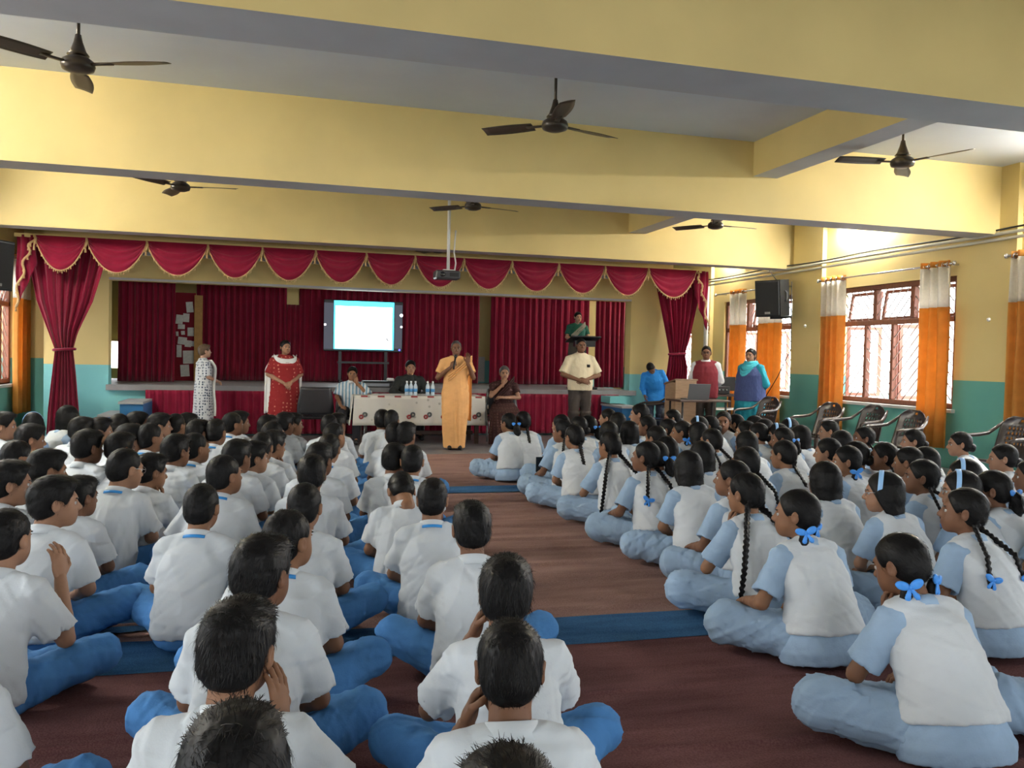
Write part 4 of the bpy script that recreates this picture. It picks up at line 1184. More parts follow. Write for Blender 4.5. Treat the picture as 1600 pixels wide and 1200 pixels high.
def cone(s, a, b, ra, rb, k=.02, op='u', hollow=True, t0=0.):
    """Flat-ended sleeve or trouser leg from a to b with an open end."""
    a, b = np.array(a, float), np.array(b, float); D = b-a; L = np.linalg.norm(D); D = D/L
    def mk(ra, rb, t0, t1):
        def fn(x, y, z):
            px, py, pz = x-a[0], y-a[1], z-a[2]
            t = px*D[0]+py*D[1]+pz*D[2]
            rad = np.sqrt(np.maximum(px*px+py*py+pz*pz-t*t, 0))
            return np.maximum(np.maximum(rad-(ra+np.clip(t/L, -.2, 1.2)*(rb-ra)), t-L*t1), L*t0-t)
        return fn
    r = max(ra, rb)
    lo, hi = np.minimum(a, b)-r, np.maximum(a, b)+r
    s.add(mk(ra, rb, t0, 1.), lo, hi, max(k, .04) if hollow is False else k, op)
    if hollow: s.hol = getattr(s, 'hol', [])+[(mk(ra-.017, rb-.017, .86, 1.2), lo, hi)]
    return s
def finish(s, h):
    for fn, lo, hi in getattr(s, 'hol', []): s.add(fn, lo, hi, .002, 's')
    return s.mesh(h)

def lerp(a, b, t): return np.array(a)+(np.array(b)-np.array(a))*t

def body_part(J, skin, g=1., female=False, mouth=0., hh=.0055, hs=1.):
    """Whole figure as one body: trunk, limbs, head and hands."""
    s = SDF()
    s.chain([J['pel'], J['wai'], J['che']], [.085*g, .08*g, .085*g], .04)
    s.cap(J['che'], J['nek'], .075*g, .045, .04)
    for i in (0, 1):
        s.cap(lerp(J['nek'], J['sh'][i], .3), J['sh'][i], .045*g, .045*g, .03)
        s.cap(J['sh'][i], J['el'][i], .043*g, .036*g, .02)
        s.cap(J['el'][i], lerp(J['el'][i], J['wr'][i], .35), .036*g, .035*g, .01)
        s.cap(lerp(J['el'][i], J['wr'][i], .35), J['wr'][i], .035*g, .0245*g, .01)
        s.cap(J['hp'][i], J['kn'][i], .07*g, .05*g, .02)
        s.cap(J['kn'][i], J['an'][i], .045*g, .033*g, .02)
        s.cap(J['an'][i], J['to'][i], .032, .026, .02)
    P = Part().add(*s.mesh(.013))
    V, Q, M = head_arrays(female, mouth, hh)
    P.add(V*hs@J['R'].T+J['hd'], Q, M)
    for i in (0, 1):
        if J['hand'][i] is None: continue
        D, N, T, c = J['hand'][i]
        P.add(*hand_sdf(J['wr'][i], D, N, T, c, scale=(1. if not female else .93)*J.get('hsc', 1.)))
    return P.arrays()+([SKINS[skin], M_LIP, M_EYE, M_DARK],)

def head_piece(J, arr, hs=1.):
    V, Q = arr[0], arr[1]
    return V*hs@J['R'].T+J['hd'], Q

def mk_person(parts, name='person'):
    """parts: list of (name, (V,Q,M,mats) , parentname). The first is the body and becomes the thing."""
    root = None; made = {}
    for nm, (V, Q, M, mats), par in parts:
        me = raw_mesh(nm, V, np.asarray(Q), mats, M if len(mats) > 1 else None, True)
        o = obj(nm, me, made.get(par))
        made[nm+str(len(made))] = o; made.setdefault(nm, o)
        if root is None: root = o; made['root'] = o
    root.name = name
    return root

# ---- seated cross-legged pupils; frame: sits at the origin facing +y, x to the pupil's right
def seat_joints(pose='lap', hyaw=0., hpitch=0., hroll=0., lean=0., girl=False, rg=None):
    J = {}
    lf = math.radians(lean)
    def sl(x, y, z):           # lean the trunk forward about the hips
        dz = z-.1
        return V3(x, y+dz*math.sin(lf), .1+dz*math.cos(lf))
    J['pel'] = V3(0, -.03, .10); J['wai'] = sl(0, -.045, .21); J['che'] = sl(0, -.015, .37); J['nek'] = sl(0, .03, .49)
    sw = .128 if not girl else .122
    J['sh'] = [sl(-sw, .015, .452), sl(sw, .015, .452)]
    J['R'] = rotm(hyaw, hpitch, hroll)
    nk = sl(0, .05, .535)
    J['hd'] = nk+J['R']@V3(0, .022, .105)
    J['hp'] = [V3(-.085, 0, .095), V3(.085, 0, .095)]
    kx, kz = (.325, .165) if not girl else (.34, .125)
    J['kn'] = [V3(-kx, .20, kz), V3(kx, .21, kz)]
    J['an'] = [V3(.10, .33, .055), V3(-.10, .27, .06)]
    J['to'] = [V3(.19, .30, .045), V3(-.19, .24, .045)]
    le, re = V3(-.192, .105, .25), V3(.192, .105, .25)
    lw, rw = V3(-.075, .215, .175), V3(.075, .225, .18)
    hl, hr = [(.6, .75, -.1), (0, -.2, 1), (0, 1, .3), 30.], [(-.6, .75, -.1), (0, -.2, 1), (0, 1, .3), 30.]
    chin = J['hd']+J['R']@V3(0, .075, -.12)
    if pose in ('chin', 'chinl'):
        q = 1 if pose == 'chin' else -1
        e = V3(q*.235, .155, .238); w = J['hd']+J['R']@V3(q*.035, .075, -.19)
        H = [J['R']@V3(-q*.15, .1, 1), J['R']@V3(q*.5, .9, .1), J['R']@V3(-q*.3, -1, .3), 35.]
        if q > 0: re, rw, hr = e, w, H
        else: le, lw, hl = e, w, H
    if pose == 'cheek':
        e = V3(.23, .16, .28); w = J['hd']+J['R']@V3(.10, .02, -.17)
        re, rw, hr = e, w, [J['R']@V3(-.1, .1, 1), J['R']@V3(1, -.2, 0), J['R']@V3(0, 1, .2), 14.]
    if pose == 'clasp':
        le, re = V3(-.22, .16, .27), V3(.2, .2, .28)
        lw = J['hd']+J['R']@V3(-.10, .075, -.15); rw = J['hd']+J['R']@V3(-.0, .12, -.15)
        hl = [J['R']@V3(.35, .1, 1), J['R']@V3(-.9, .3, .3), J['R']@V3(.3, -1, 0), 38.]
        hr = [J['R']@V3(-.6, .1, .9), J['R']@V3(.4, .9, .3), J['R']@V3(0, -1, .3), 45.]
    if pose == 'raise':
        re, rw = V3(.235, .12, .25), V3(.175, .20, .47)
        hr = [(-.15, .2, 1), (.9, -.5, 0), (-.3, .8, .1), 20.]
    if pose == 'prop':          # arm straight down on the thigh
        le, lw = V3(-.25, .05, .25), V3(-.24, .2, .22)
        hl = [(.3, .9, -.25), (0, .2, 1), (1, 0, 0), 12.]
    J['el'], J['wr'], J['hand'] = [le, re], [lw, rw], [hl, hr]
    J['sl'] = sl; J['lean'] = lf; J['hsc'] = .9
    return J

def trunk_loft(J, zs, cy, rx, ry):
    R = np.array(Matrix.Rotation(-J['lean'], 3, 'X'))
    o = V3(0, 0, .1)
    return dict(zs=np.array(zs)-.1, cx=0, cy=cy, rx=rx, ry=ry, R=R, o=o)

def boy_parts(pose='lap', hyaw=0., hpitch=-4., hroll=0., lean=8., skin='a', hair='short', seed=0, lany=True, h=.0085, nstr=1800, specs=False):
    J = seat_joints(pose, hyaw, hpitch, hroll, lean)
    hs = .985
    parts = [('body', body_part(J, skin, .93, False, 0., .0055, hs), None)]
    # shirt
    s = SDF()
    s.loft(k=.03, **trunk_loft(J, [.055, .085, .17, .26, .36, .43, .475, .505], [-.035, -.04, -.05, -.045, -.02, .0, .015, .03],
                               [.165, .175, .166, .155, .156, .144, .105, .058], [.138, .148, .136, .122, .122, .106, .08, .055]))
    for i in (0, 1):
        s.cap(lerp(J['nek'], J['sh'][i], .25), J['sh'][i], .05, .057, .035)
        e = lerp(J['sh'][i], J['el'][i], .84)
        cone(s, J['sh'][i], e, .06, .068, .03)
    s.disp = folds(seed+3, .0062, .17, (1.3, .6, .9), 5)
    V, Q = finish(s, h)
    parts.append(('shirt', (V, Q, None, [M_SHIRT]), 'root'))
    Rn = np.array(Matrix.Rotation(-J['lean']-.25, 3, 'X'))
    V, Q = ring_band([(.068, .066, 0, 0, -.012), (.066, .064, 0, 0, .012), (.0615, .06, 0, 0, .03), (.058, .057, 0, 0, .031)], Rn, J['nek']+V3(0, -.006, .008), 28)
    parts.append(('collar', (V, Q, None, [M_SHIRT]), 'root'))
    if lany:
        V, Q = ring_band([(.0725, .072, 0, 0, -.012), (.0705, .0695, 0, 0, .003)], Rn, J['nek']+V3(0, -.006, .008), 18, 150, 390, .003)
        parts.append(('lanyard', (V, Q, None, [M_LANY]), 'root'))
    # trousers
    s = SDF()
    s.ell((0, -.035, .07), (.158, .128, .075), .03)
    for i in (0, 1):
        s.cap(J['hp'][i], J['kn'][i], .088, .073, .035)
        s.cap(J['kn'][i], J['an'][i], .07, .052, .02)
    s.disp = folds(seed+9, .0062, .12)
    s.cut((0, 0, -1), -.004)
    parts.append(('trousers', s.mesh(h)+(None, [M_TROUS]), 'root'))
    for i in (0, 1):
        s = SDF(); s.cap(J['an'][i], J['to'][i], .042, .037, .02); s.cut((0, 0, -1), -.004)
        parts.append(('sock', s.mesh(.011)+(None, [M_SOLE]), 'root'))
    hv = hair_mesh(hair, seed, nstr=nstr)
    parts.append(('hair', head_piece(J, hv, hs)+(None, [M_HAIR]), 'root'))
    if specs: parts.append(('spectacles', spectacles(J, hs)+(None, [M_SPEC]), 'root'))
    return parts, J

def spectacles(J, hs=1.):
    P = Part()
    mb = MB()
    for q in (-1, 1):
        mb.tube([(q*.031+.021*math.cos(t), .1-.004*abs(math.cos(t)), -.008+.017*math.sin(t)) for t in np.linspace(0, 6.2832, 13)], .0017, 5)
        mb.tube([(q*.052, .096, -.003), (q*.076, .06, 0), (q*.083, -.012, .002)], .0018, 5)
    mb.tube([(-.011, .101, -.004), (.011, .101, -.004)], .0017, 5)
    F = [f if len(f) == 4 else None for f in mb.f]
    V = np.array(mb.v); Q = np.array([f for f in F if f])
    return V*hs@J['R'].T+J['hd'], Q

def bow(c, R=None, s=1.):
    """Ribbon bow: two loops, a knot and two tails."""
    P = Part()
    def loop(q):
        S = SDF(); S.ell((q*.026*s, 0, .008*s), (.03*s, .011*s, .019*s), .004, 'u', rotm(roll=-q*25)); S.ell((q*.034*s, -.012*s, .009*s), (.013*s, .006*s, .007*s), .004, 's', rotm(roll=-q*25)); return S.mesh(.0045)
    def tail(q):
        S = SDF(); S.cap((0, 0, 0), (q*.018*s, -.006*s, -.042*s), .008*s, .013*s, .004, sq=(1, 2.6, 1)); return S.mesh(.0045)
    for q in (-1, 1): P.add(*loop(q)); P.add(*tail(q))
    V, Q = ball((0, 0, 0), (.010*s, .012*s, .011*s), 6, 8); P.add(V, Q)
    V, Q, _ = P.arrays()
    if R is not None: V = V@np.array(R).T
    return V+np.array(c), Q

def girl_parts(pose='lap', hyaw=0., hpitch=-4., hroll=0., lean=8., skin='a', style='plaits', seed=0, h=.0085, nstr=1500, specs=False, band=False):
    J = seat_joints(pose, hyaw, hpitch, hroll, lean, True)
    hs = .97
    parts = [('body', body_part(J, skin, .88, True, 0., .0055, hs), None)]
    # tunic: pale blue body, sleeves and a hem spread over the hips
    s = SDF()
    s.loft(k=.03, **trunk_loft(J, [.0, .05, .10, .17, .26, .36, .43, .475, .505], [-.04, -.045, -.045, -.05, -.045, -.02, .0, .015, .03],
                               [.195, .2, .185, .155, .138, .142, .133, .098, .055], [.17, .17, .155, .13, .115, .112, .1, .075, .05]))
    for i in (0, 1):
        s.cap(lerp(J['nek'], J['sh'][i], .25), J['sh'][i], .046, .056, .035)
        e = lerp(J['sh'][i], J['el'][i], .82)
        cone(s, J['sh'][i], e, .056, .066, .03)
    s.disp = folds(seed+3, .0036, .13)
    s.cut((0, 0, -1), -.004)
    parts.append(('tunic', finish(s, h)+(None, [M_KAM]), 'root'))
    # white sleeveless vest over it
    s = SDF()
    s.loft(k=.02, **trunk_loft(J, [.125, .14, .19, .26, .36, .43, .475, .498], [-.05, -.05, -.05, -.045, -.02, .0, .015, .025],
                               [.181, .184, .173, .16, .161, .146, .108, .07], [.158, .161, .151, .136, .131, .117, .092, .066]))
    for i in (0, 1):
        s.cap(lerp(J['nek'], J['sh'][i], .25), lerp(J['nek'], J['sh'][i], .82), .059, .062, .03)
    s.disp = folds(seed+5, .0055, .18, (1.1, .6, 1.), 5)
    parts.append(('vest', s.mesh(h)+(None, [M_VEST]), 'root'))
    Rn = np.array(Matrix.Rotation(-J['lean']-.25, 3, 'X'))
    V, Q = ring_band([(.072, .07, 0, 0, -.014), (.066, .064, 0, 0, .008), (.058, .056, 0, 0, .024), (.054, .053, 0, 0, .025)], Rn, J['nek']+V3(0, -.004, .004), 28)
    parts.append(('collar', (V, Q, None, [M_KAM]), 'root'))
    # loose trousers
    s = SDF()
    s.ell((0, -.03, .08), (.19, .15, .09), .03)
    for i in (0, 1):
        s.cap(J['hp'][i], J['kn'][i], .098, .092, .04)
        s.cap(J['kn'][i], J['an'][i], .088, .055, .03)
    s.disp = folds(seed+9, .0085, .12)
    s.cut((0, 0, -1), -.004)
    parts.append(('loose_trousers', s.mesh(h)+(None, [M_KAM]), 'root'))
    for i in (0, 1):
        s = SDF(); s.cap(J['an'][i], J['to'][i], .038, .034, .02); s.cut((0, 0, -1), -.004)
        parts.append(('sock', s.mesh(.011)+(None, [M_SOLE]), 'root'))
    hv = hair_mesh('bob' if style in ('bob', 'loose') else 'tied', seed, nstr=nstr)
    V, Q = head_piece(J, hv, hs)
    parts.append(('hair', (V, Q, None, [M_HAIR]), 'root'))
    hp = lambda x, y, z: J['hd']+J['R']@(V3(x, y, z)*hs)
    back = lambda x, z: J['sl'](x, -.125-.02*(z < .35)-.012*(z < .25), z)
    if style == 'plaits':
        for q in (-1, 1):
            b = hp(q*.062, -.055, -.075); m = back(q*.085, .46)+V3(0, .0, 0); e = back(q*.10, .36)+V3(0, -.012, 0)
            parts.append(('plait', braid([hp(q*.05, -.07, -.045), b, m, e], .017)+(None, [M_HAIR]), 'hair'))
            S = SDF(); S.cap(e, e+V3(q*.012, -.01, -.07), .014, .004, .01); S.disp = folds(seed, .002, .03)
            parts.append(('plait_end', S.mesh(.005)+(None, [M_HAIR]), 'hair'))
            parts.append(('ribbon_bow', bow(e+V3(0, -.016, .004), rotm(yaw=q*15, roll=-q*18), .8)+(None, [M_RIB]), 'root'))
    elif style == 'loops':          # plaits folded up and tied with bows behind the ears
        for q in (-1, 1):
            b = hp(q*.07, -.05, -.07)
            S = SDF(); S.ell(b+V3(q*.012, -.015, -.045), (.022, .02, .05), .01); S.disp = folds(seed+q+1, .003, .03)
            parts.append(('folded_plait', S.mesh(.005)+(None, [M_HAIR]), 'hair'))
            parts.append(('ribbon_bow', bow(b+V3(q*.014, -.036, -.004), rotm(yaw=q*35, roll=q*14), .88)+(None, [M_RIB]), 'root'))
    elif style == 'long':           # long plait in front of one shoulder and another behind
        for q in (-1, 1):
            b = hp(q*.06, -.055, -.08)
            if q < 0: pth = [hp(q*.05, -.07, -.045), b, back(-.13, .43), back(-.165, .3), V3(-.185, -.11, .16), V3(-.19, -.10, .10)]
            else: pth = [hp(q*.05, -.07, -.045), b, back(.11, .455), back(.16, .40)]
            parts.append(('plait', braid(pth, .0185)+(None, [M_HAIR]), 'hair'))
            if q < 0:
                parts.append(('hair_tie', ball(pth[-1], (.016, .016, .018))+(None, [M_RIB]), 'root'))
                S = SDF(); S.cap(pth[-1], pth[-1]+V3(-.01, 0, -.075), .015, .005, .01); S.disp = folds(seed, .002, .03)
                parts.append(('plait_end', S.mesh(.005)+(None, [M_HAIR]), 'hair'))
    elif style == 'single':
        pth = [hp(0, -.095, -.05), hp(0, -.09, -.10), back(.0, .44), back(.015, .30), back(.02, .22)]
        parts.append(('plait', braid(pth, .019)+(None, [M_HAIR]), 'hair'))
        parts.append(('hair_tie', ball(pth[-1]+V3(0, 0, .0), (.018, .016, .014))+(None, [M_RIB]), 'root'))
        S = SDF(); S.cap(pth[-1], pth[-1]+V3(.0, -.01, -.06), .014, .005, .01)
        parts.append(('plait_end', S.mesh(.005)+(None, [M_HAIR]), 'hair'))
    elif style == 'tail':
        S = SDF(); S.chain([hp(0, -.10, -.02), hp(0, -.125, -.06), hp(.01, -.125, -.12), hp(.015, -.11, -.17)], [.022, .034, .036, .012], .02); S.disp = folds(seed, .004, .03)
        parts.append(('ponytail', S.mesh(.0055)+(None, [M_HAIR]), 'hair'))
        parts.append(('ribbon_bow', bow(hp(0, -.122, -.03), rotm(yaw=0))+(None, [M_RIB]), 'root'))
    elif style == 'bun':
        S = SDF(); S.ell(hp(0, -.105, -.045), (.042, .034, .04), .01); S.disp = folds(seed, .003, .03)
        parts.append(('bun', S.mesh(.0055)+(None, [M_HAIR]), 'hair'))
    if band:
        g = .006 if style in ('bob', 'loose') else 0
        V = []; n = 22
        for d in (0, -.012):
            for w in (-.013, .013):
                for i in range(n+1):
                    t = math.pi*(-.08+1.16*i/n)
                    V.append(((.0825+g+d)*math.cos(t), .018+w-.012*math.sin(t), .018+(.0945+g+d)*math.sin(t)))
        m = n+1
        Q = [(i, i+1, m+i+1, m+i) for i in range(n)]+[(2*m+m+i, 2*m+m+i+1, 2*m+i+1, 2*m+i) for i in range(n)]
        Q += [(2*m+i, 2*m+i+1, i+1, i) for i in range(n)]+[(m+i, m+i+1, 3*m+i+1, 3*m+i) for i in range(n)]
        V = np.array(V)
        parts.append(('headband', (V*hs@J['R'].T+J['hd'], np.array(Q), None, [M_BAND]), 'root'))
    if specs: parts.append(('spectacles', spectacles(J, hs)+(None, [M_SPEC]), 'root'))
    return parts, J

# ------------------------------------------------------------------ pupils on the floor
BOYS = {
    'back':   dict(pose='lap', hyaw=-6, skin='a', hair='short', seed=1),
    'backn':  dict(pose='lap', hyaw=4, skin='b', hair='full', seed=12, lany=False),
    'turn':   dict(pose='lap', hyaw=-26, skin='b', hair='full', seed=2, lany=False),
    'turn2':  dict(pose='prop', hyaw=-36, hpitch=2, skin='a', hair='short', seed=3, lean=14),
    'prof':   dict(pose='lap', hyaw=-52, hpitch=-2, skin='c', hair='full', seed=4, lean=11, lany=False),
    'chin':   dict(pose='chin', hyaw=-40, hpitch=-8, skin='a', hair='full', seed=5, lean=15, lany=False),
    'clasp':  dict(pose='clasp', hyaw=-6, hpitch=-10, skin='b', hair='short', seed=6, lany=False, h=.0075, nstr=3200),
    'claspl': dict(pose='clasp', hyaw=-10, hpitch=-6, skin='b', hair='full', seed=7, h=.0075, nstr=2600),
    'bow':    dict(pose='lap', hyaw=12, hpitch=-52, skin='a', hair='short', seed=8, lean=18, lany=False),
    'cheek':  dict(pose='cheek', hyaw=-14, hpitch=-6, skin='a', hair='full', seed=9, h=.0075, nstr=3200),
    'raise':  dict(pose='raise', hyaw=-8, skin='c', hair='short', seed=10, lany=False),
    'specs':  dict(pose='lap', hyaw=-32, hpitch=-8, skin='c', hair='short', seed=11, specs=True),
}
GIRLS = {
    'plaits': dict(pose='lap', hyaw=22, skin='a', style='plaits', seed=21),
    'plait2': dict(pose='prop', hyaw=42, hpitch=2, skin='b', style='plaits', seed=22, lean=12),
    'bows':   dict(pose='chinl', hyaw=22, hpitch=-16, skin='b', style='loops', seed=23, lean=16, h=.0075),
    'bows2':  dict(pose='prop', hyaw=46, hpitch=-2, skin='a', style='loops', seed=24, lean=12),
    'long':   dict(pose='chinl', hyaw=24, skin='a', style='long', seed=25, lean=13),
    'band':   dict(pose='lap', hyaw=46, skin='c', style='bob', seed=26, band=True, specs=True),
    'single': dict(pose='lap', hyaw=18, skin='a', style='single', seed=27, lean=10),
    'plain':  dict(pose='lap', hyaw=8, skin='a', style='bob', seed=28),
    'bun':    dict(pose='lap', hyaw=30, skin='c', style='bun', seed=29, lean=10),
    'tail':   dict(pose='lap', hyaw=34, skin='b', style='tail', seed=30),
}
DESC = dict(back='white-shirted pupil with blue lanyard', backn='white-shirted pupil without lanyard', turn='white-shirted pupil, half turned', turn2='white-shirted pupil leaning on one arm',
            prof='white-shirted pupil looking sideways', chin='white-shirted pupil, chin on hand', clasp='pupil with hands clasped at mouth', claspl='lanyard-wearing pupil with hands clasped',
            bow='white-shirted pupil bowing the head', cheek='pupil holding hand to cheek', **{'raise': 'white-shirted pupil raising a hand'}, specs='white-shirted pupil wearing spectacles',
            plaits='pupil with two ribbon-tied plaits', plait2='ribboned pupil leaning on one arm', bows='pupil with blue bows, chin on hand', bows2='pupil with two large blue bows',
            long='long-plaited pupil, chin on hand', band='pupil wearing pale blue headband', single='pupil with a single plait', plain='pupil without any ribbon', bun='pupil with a hair bun', tail='pupil with a bow-tied ponytail')
PROTO = {}
def proto(nm):
    if nm not in PROTO:
        parts, J = (boy_parts(**BOYS[nm]) if nm in BOYS else girl_parts(**GIRLS[nm]))
        o = mk_person(parts)
        hv = [p for p in parts if p[0] == 'hair'][0][1][0]
        top = hv[:, 2].max(); near = hv[hv[:, 2] > top-.012]
        PROTO[nm] = [o, near[:, 0].mean(), near[:, 1].mean(), np.sort(hv[:, 2])[-40], False, [c for c in o.children]]
    return PROTO[nm]
NUN = (2.57, 12.24)
PUPILS = []
def pupil(nm, u, v, fl, H=.76, turn=None, gain=.55):
    pr_ = proto(nm)
    p = at(u, v, z=H)
    ang = math.degrees(math.atan2(NUN[0]-p[0], NUN[1]-p[1]))
    rz = math.radians(-(ang*gain if turn is None else turn))
    s = H/pr_[3]
    dx, dy = pr_[1]*s, pr_[2]*s
    x, y = p[0]-(dx*math.cos(rz)-dy*math.sin(rz)), p[1]-(dx*math.sin(rz)+dy*math.cos(rz))
    if pr_[4]: o = copy_tree(pr_[0])
    else: o = pr_[0]; pr_[4] = True
    o.location = (x, y, .008); o.rotation_euler = (0, 0, rz); o.scale = (s, s, s)
    PUPILS.append((o, nm, fl, p[1]))
    return o
A, B2, C2, D2, E2, F2 = 'AB', 'BB', 'CB', 'DB', 'EB', 'FB'
BL = [
 # beside the aisle
 ('backn', 796, 1180, A, .77), ('clasp', 798, 972, A, .735), ('claspl', 792, 868, A, .75), ('backn', 736, 783, A, .745), ('back', 677, 748, A, .73), ('bow', 627, 738, A, .67), ('back', 645, 696, A, .74), ('turn', 617, 692, A, .745),
 ('back', 617, 660, A, .76), ('turn', 635, 659, A, .77), ('backn', 597, 640, A, .77), ('back', 612, 641, A, .77),
 # second file
 ('turn', 527, 645, B2, .76), ('back', 515, 648, B2, .76), ('turn2', 521, 661, B2, .76), ('back', 515, 678, B2, .76), ('turn', 500, 691, B2, .76), ('backn', 487, 710, B2, .76), ('back', 477, 756, B2, .74), ('turn2', 447, 798, B2, .755), ('turn', 410, 835, B2, .78), ('cheek', 373, 935, B2, .775), ('backn', 365, 1108, B2, .79),
 # third
 ('back', 316, 757, C2, .73), ('turn2', 348, 712, C2, .76), ('turn', 371, 686, C2, .77), ('prof', 397, 689, C2, .74), ('back', 410, 676, C2, .75), ('chin', 427, 672, C2, .75), ('turn2', 425, 659, C2, .76), ('turn', 419, 648, C2, .76), ('turn', 445, 644, C2, .77), ('prof', 458, 645, C2, .75),
 # fourth
 ('chin', 236, 708, D2, .72), ('turn', 275, 678, D2, .77), ('turn2', 303, 677, D2, .75), ('turn', 310, 655, D2, .77), ('back', 338, 655, D2, .77), ('turn2', 362, 645, D2, .76), ('prof', 374, 642, D2, .76),
 # fifth
 ('specs', 194, 702, E2, .77), ('turn', 188, 675, E2, .77), ('prof', 203, 662, E2, .77), ('turn2', 233, 662, E2, .77), ('prof', 250, 645, E2, .77), ('back', 275, 647, E2, .75), ('turn', 293, 645, E2, .75),
 # by the left wall
 ('turn', 137, 671, F2, .79), ('chin', 74, 701, F2, .77), ('prof', 86, 743, F2, .77), ('turn', 124, 743, F2, .70), ('prof', 16, 719, F2, .77), ('turn2', 25, 689, F2, .75), ('chin', 48, 662, F2, .76), ('turn', 128, 651, F2, .77), ('prof', 157, 652, F2, .76), ('back', 187, 647, F2, .75), ('prof', 215, 643, F2, .77),
 ('prof', 5, 643, F2, .80), ('raise', 8, 797, F2, .74), ('turn', -78, 905, F2, .75),
]
GL = [('single', 818, 643), ('tail', 796, 646, .74), ('bun', 878, 648), ('plait2', 882, 657), ('single', 899, 664), ('tail', 920, 650), ('bun', 905, 651), ('bun', 951, 639), ('plain', 966, 645), ('plain', 952, 659), ('plain', 984, 658), ('long', 954, 675), ('bun', 1001, 631, .84), ('plait2', 1012, 650), ('bun', 1052, 640), ('tail', 1045, 655), ('bows2', 1067, 658),
      ('plaits', 1027, 666), ('plait2', 1012, 691), ('tail', 1026, 690), ('plaits', 1043, 683), ('plain', 1077, 705), ('plain', 1098, 690), ('plaits', 1114, 670), ('plain', 1092, 660), ('band', 1093, 651), ('bun', 1110, 650), ('plait2', 1131, 643, .80, -105), ('single', 1150, 647), ('bun', 1167, 658), ('plain', 1168, 674),
      ('bun', 1186, 661), ('tail', 1195, 655), ('plain', 1180, 650), ('band', 1217, 662), ('band', 1235, 654), ('tail', 1225, 668), ('plain', 1252, 665), ('bun', 1297, 657), ('plain', 1316, 673), ('bun', 1296, 685), ('plaits', 1168, 699), ('single', 1227, 688), ('plait2', 1148, 720), ('long', 1168, 739), ('plain', 1291, 722), ('bows2', 1250, 766),
      ('bows2', 1326, 697), ('plait2', 1352, 667), ('bun', 1339, 690), ('plait2', 1384, 692), ('bun', 1429, 671), ('plaits', 1423, 699), ('plain', 1448, 699), ('plait2', 1444, 719), ('band', 1386, 738), ('bun', 1502, 675), ('bun', 1570, 694), ('band', 1510, 718), ('band', 1506, 736), ('tail', 1554, 736), ('plait2', 1512, 764), ('bows', 1412, 835, .735), ('single', 1790, 975), ('plaits', 1708, 832), ('plain', 1640, 745), ('tail', 1615, 718)]
for t in BL: pupil(t[0], t[1], t[2], t[3], t[4], gain=.6)
pupil('band', 52, 645, F2, .76, 30); pupil('plain', 105, 634, F2, .80, 48)
for t in GL:
    H = t[3] if len(t) > 3 else .76
    p = at(t[1], t[2], z=H)
    fl = 'G%d' % (0 if p[0] < 2.85 else 1 if p[0] < 3.55 else 2 if p[0] < 4.2 else 3 if p[0] < 4.75 else 4 if p[0] < 5.35 else 5)
    pupil(t[0], t[1], t[2], fl, H, t[4] if len(t) > 4 else None, gain=.9)
FILE = {'AB': 'the aisle-side blue-trousered file', 'BB': 'the second blue-trousered file', 'CB': 'the third blue-trousered file', 'DB': 'the fourth blue-trousered file', 'EB': 'the fifth blue-trousered file', 'FB': 'the group beside the wall',
        'G0': 'the aisle-side vested file', 'G1': 'the second vested file', 'G2': 'the third vested file', 'G3': 'the fourth vested file', 'G4': 'the fifth vested file', 'G5': 'the window-side vested file'}
ORD += ['sixteenth', 'seventeenth', 'eighteenth', 'nineteenth', 'twentieth']
cnt = {}
for o, nm, fl, yy in sorted(PUPILS, key=lambda t: t[3]):
    k = cnt.get(fl, 0); cnt[fl] = k+1
    tag(o, '%s, %s from the camera in %s' % (DESC[nm], ORD[k], FILE[fl]), 'person', 'pupils in white shirts and blue trousers' if nm in BOYS else 'pupils in white vests and pale blue clothes')
# phone held by a pupil on the aisle side
hp_ = [t[0] for t in PUPILS if t[1] == 'plait2' and t[2] == 'G0']
hp_ = max(hp_, key=lambda o: o.location.y)
ph = empty('mobile_phone'); ph.matrix_world = Matrix.LocRotScale(hp_.location, hp_.rotation_euler, None) @ Matrix.Translation((-.215, .26, .235))
MB().box(-.036, .036, -.005, .005, 0, .15, .004).build('casing', mat('phone_dark', (.02, .035, .04), .3), ph)
MB().box(-.032, .032, -.0065, -.005, .008, .142).build('screen', mat('phone_glass', (.01, .012, .015), .1, spec=.6), ph)
tag(ph, 'dark mobile phone held upright at the knee of an aisle-side vested pupil', 'phone')

# ------------------------------------------------------------------ adults
def pattern_mat(name, base, spot, scale, lo, hi, rough=.85, stretch=None):
    m = mat(name, base, rough, spec=.12)
    nt = m.node_tree; b = nt.nodes['Principled BSDF']
    tc = nt.nodes.new('ShaderNodeTexCoord'); mp = nt.nodes.new('ShaderNodeMapping')
    if stretch: mp.inputs['Scale'].default_value = stretch
    v = nt.nodes.new('ShaderNodeTexVoronoi'); v.inputs['Scale'].default_value = scale; v.inputs['Randomness'].default_value = .35
    nt.links.new(tc.outputs['Object'], mp.inputs[0]); nt.links.new(mp.outputs[0], v.inputs['Vector'])
    r = nt.nodes.new('ShaderNodeMapRange'); r.inputs['From Min'].default_value = lo; r.inputs['From Max'].default_value = hi; r.inputs['To Min'].default_value = 1; r.inputs['To Max'].default_value = 0
    nt.links.new(v.outputs['Distance'], r.inputs['Value'])
    mx = nt.nodes.new('ShaderNodeMix'); mx.data_type = 'RGBA'; mx.inputs['A'].default_value = (*base, 1); mx.inputs['B'].default_value = (*spot, 1)
    nt.links.new(r.outputs[0], mx.inputs['Factor']); nt.links.new(mx.outputs['Result'], b.inputs['Base Color'])
    return m
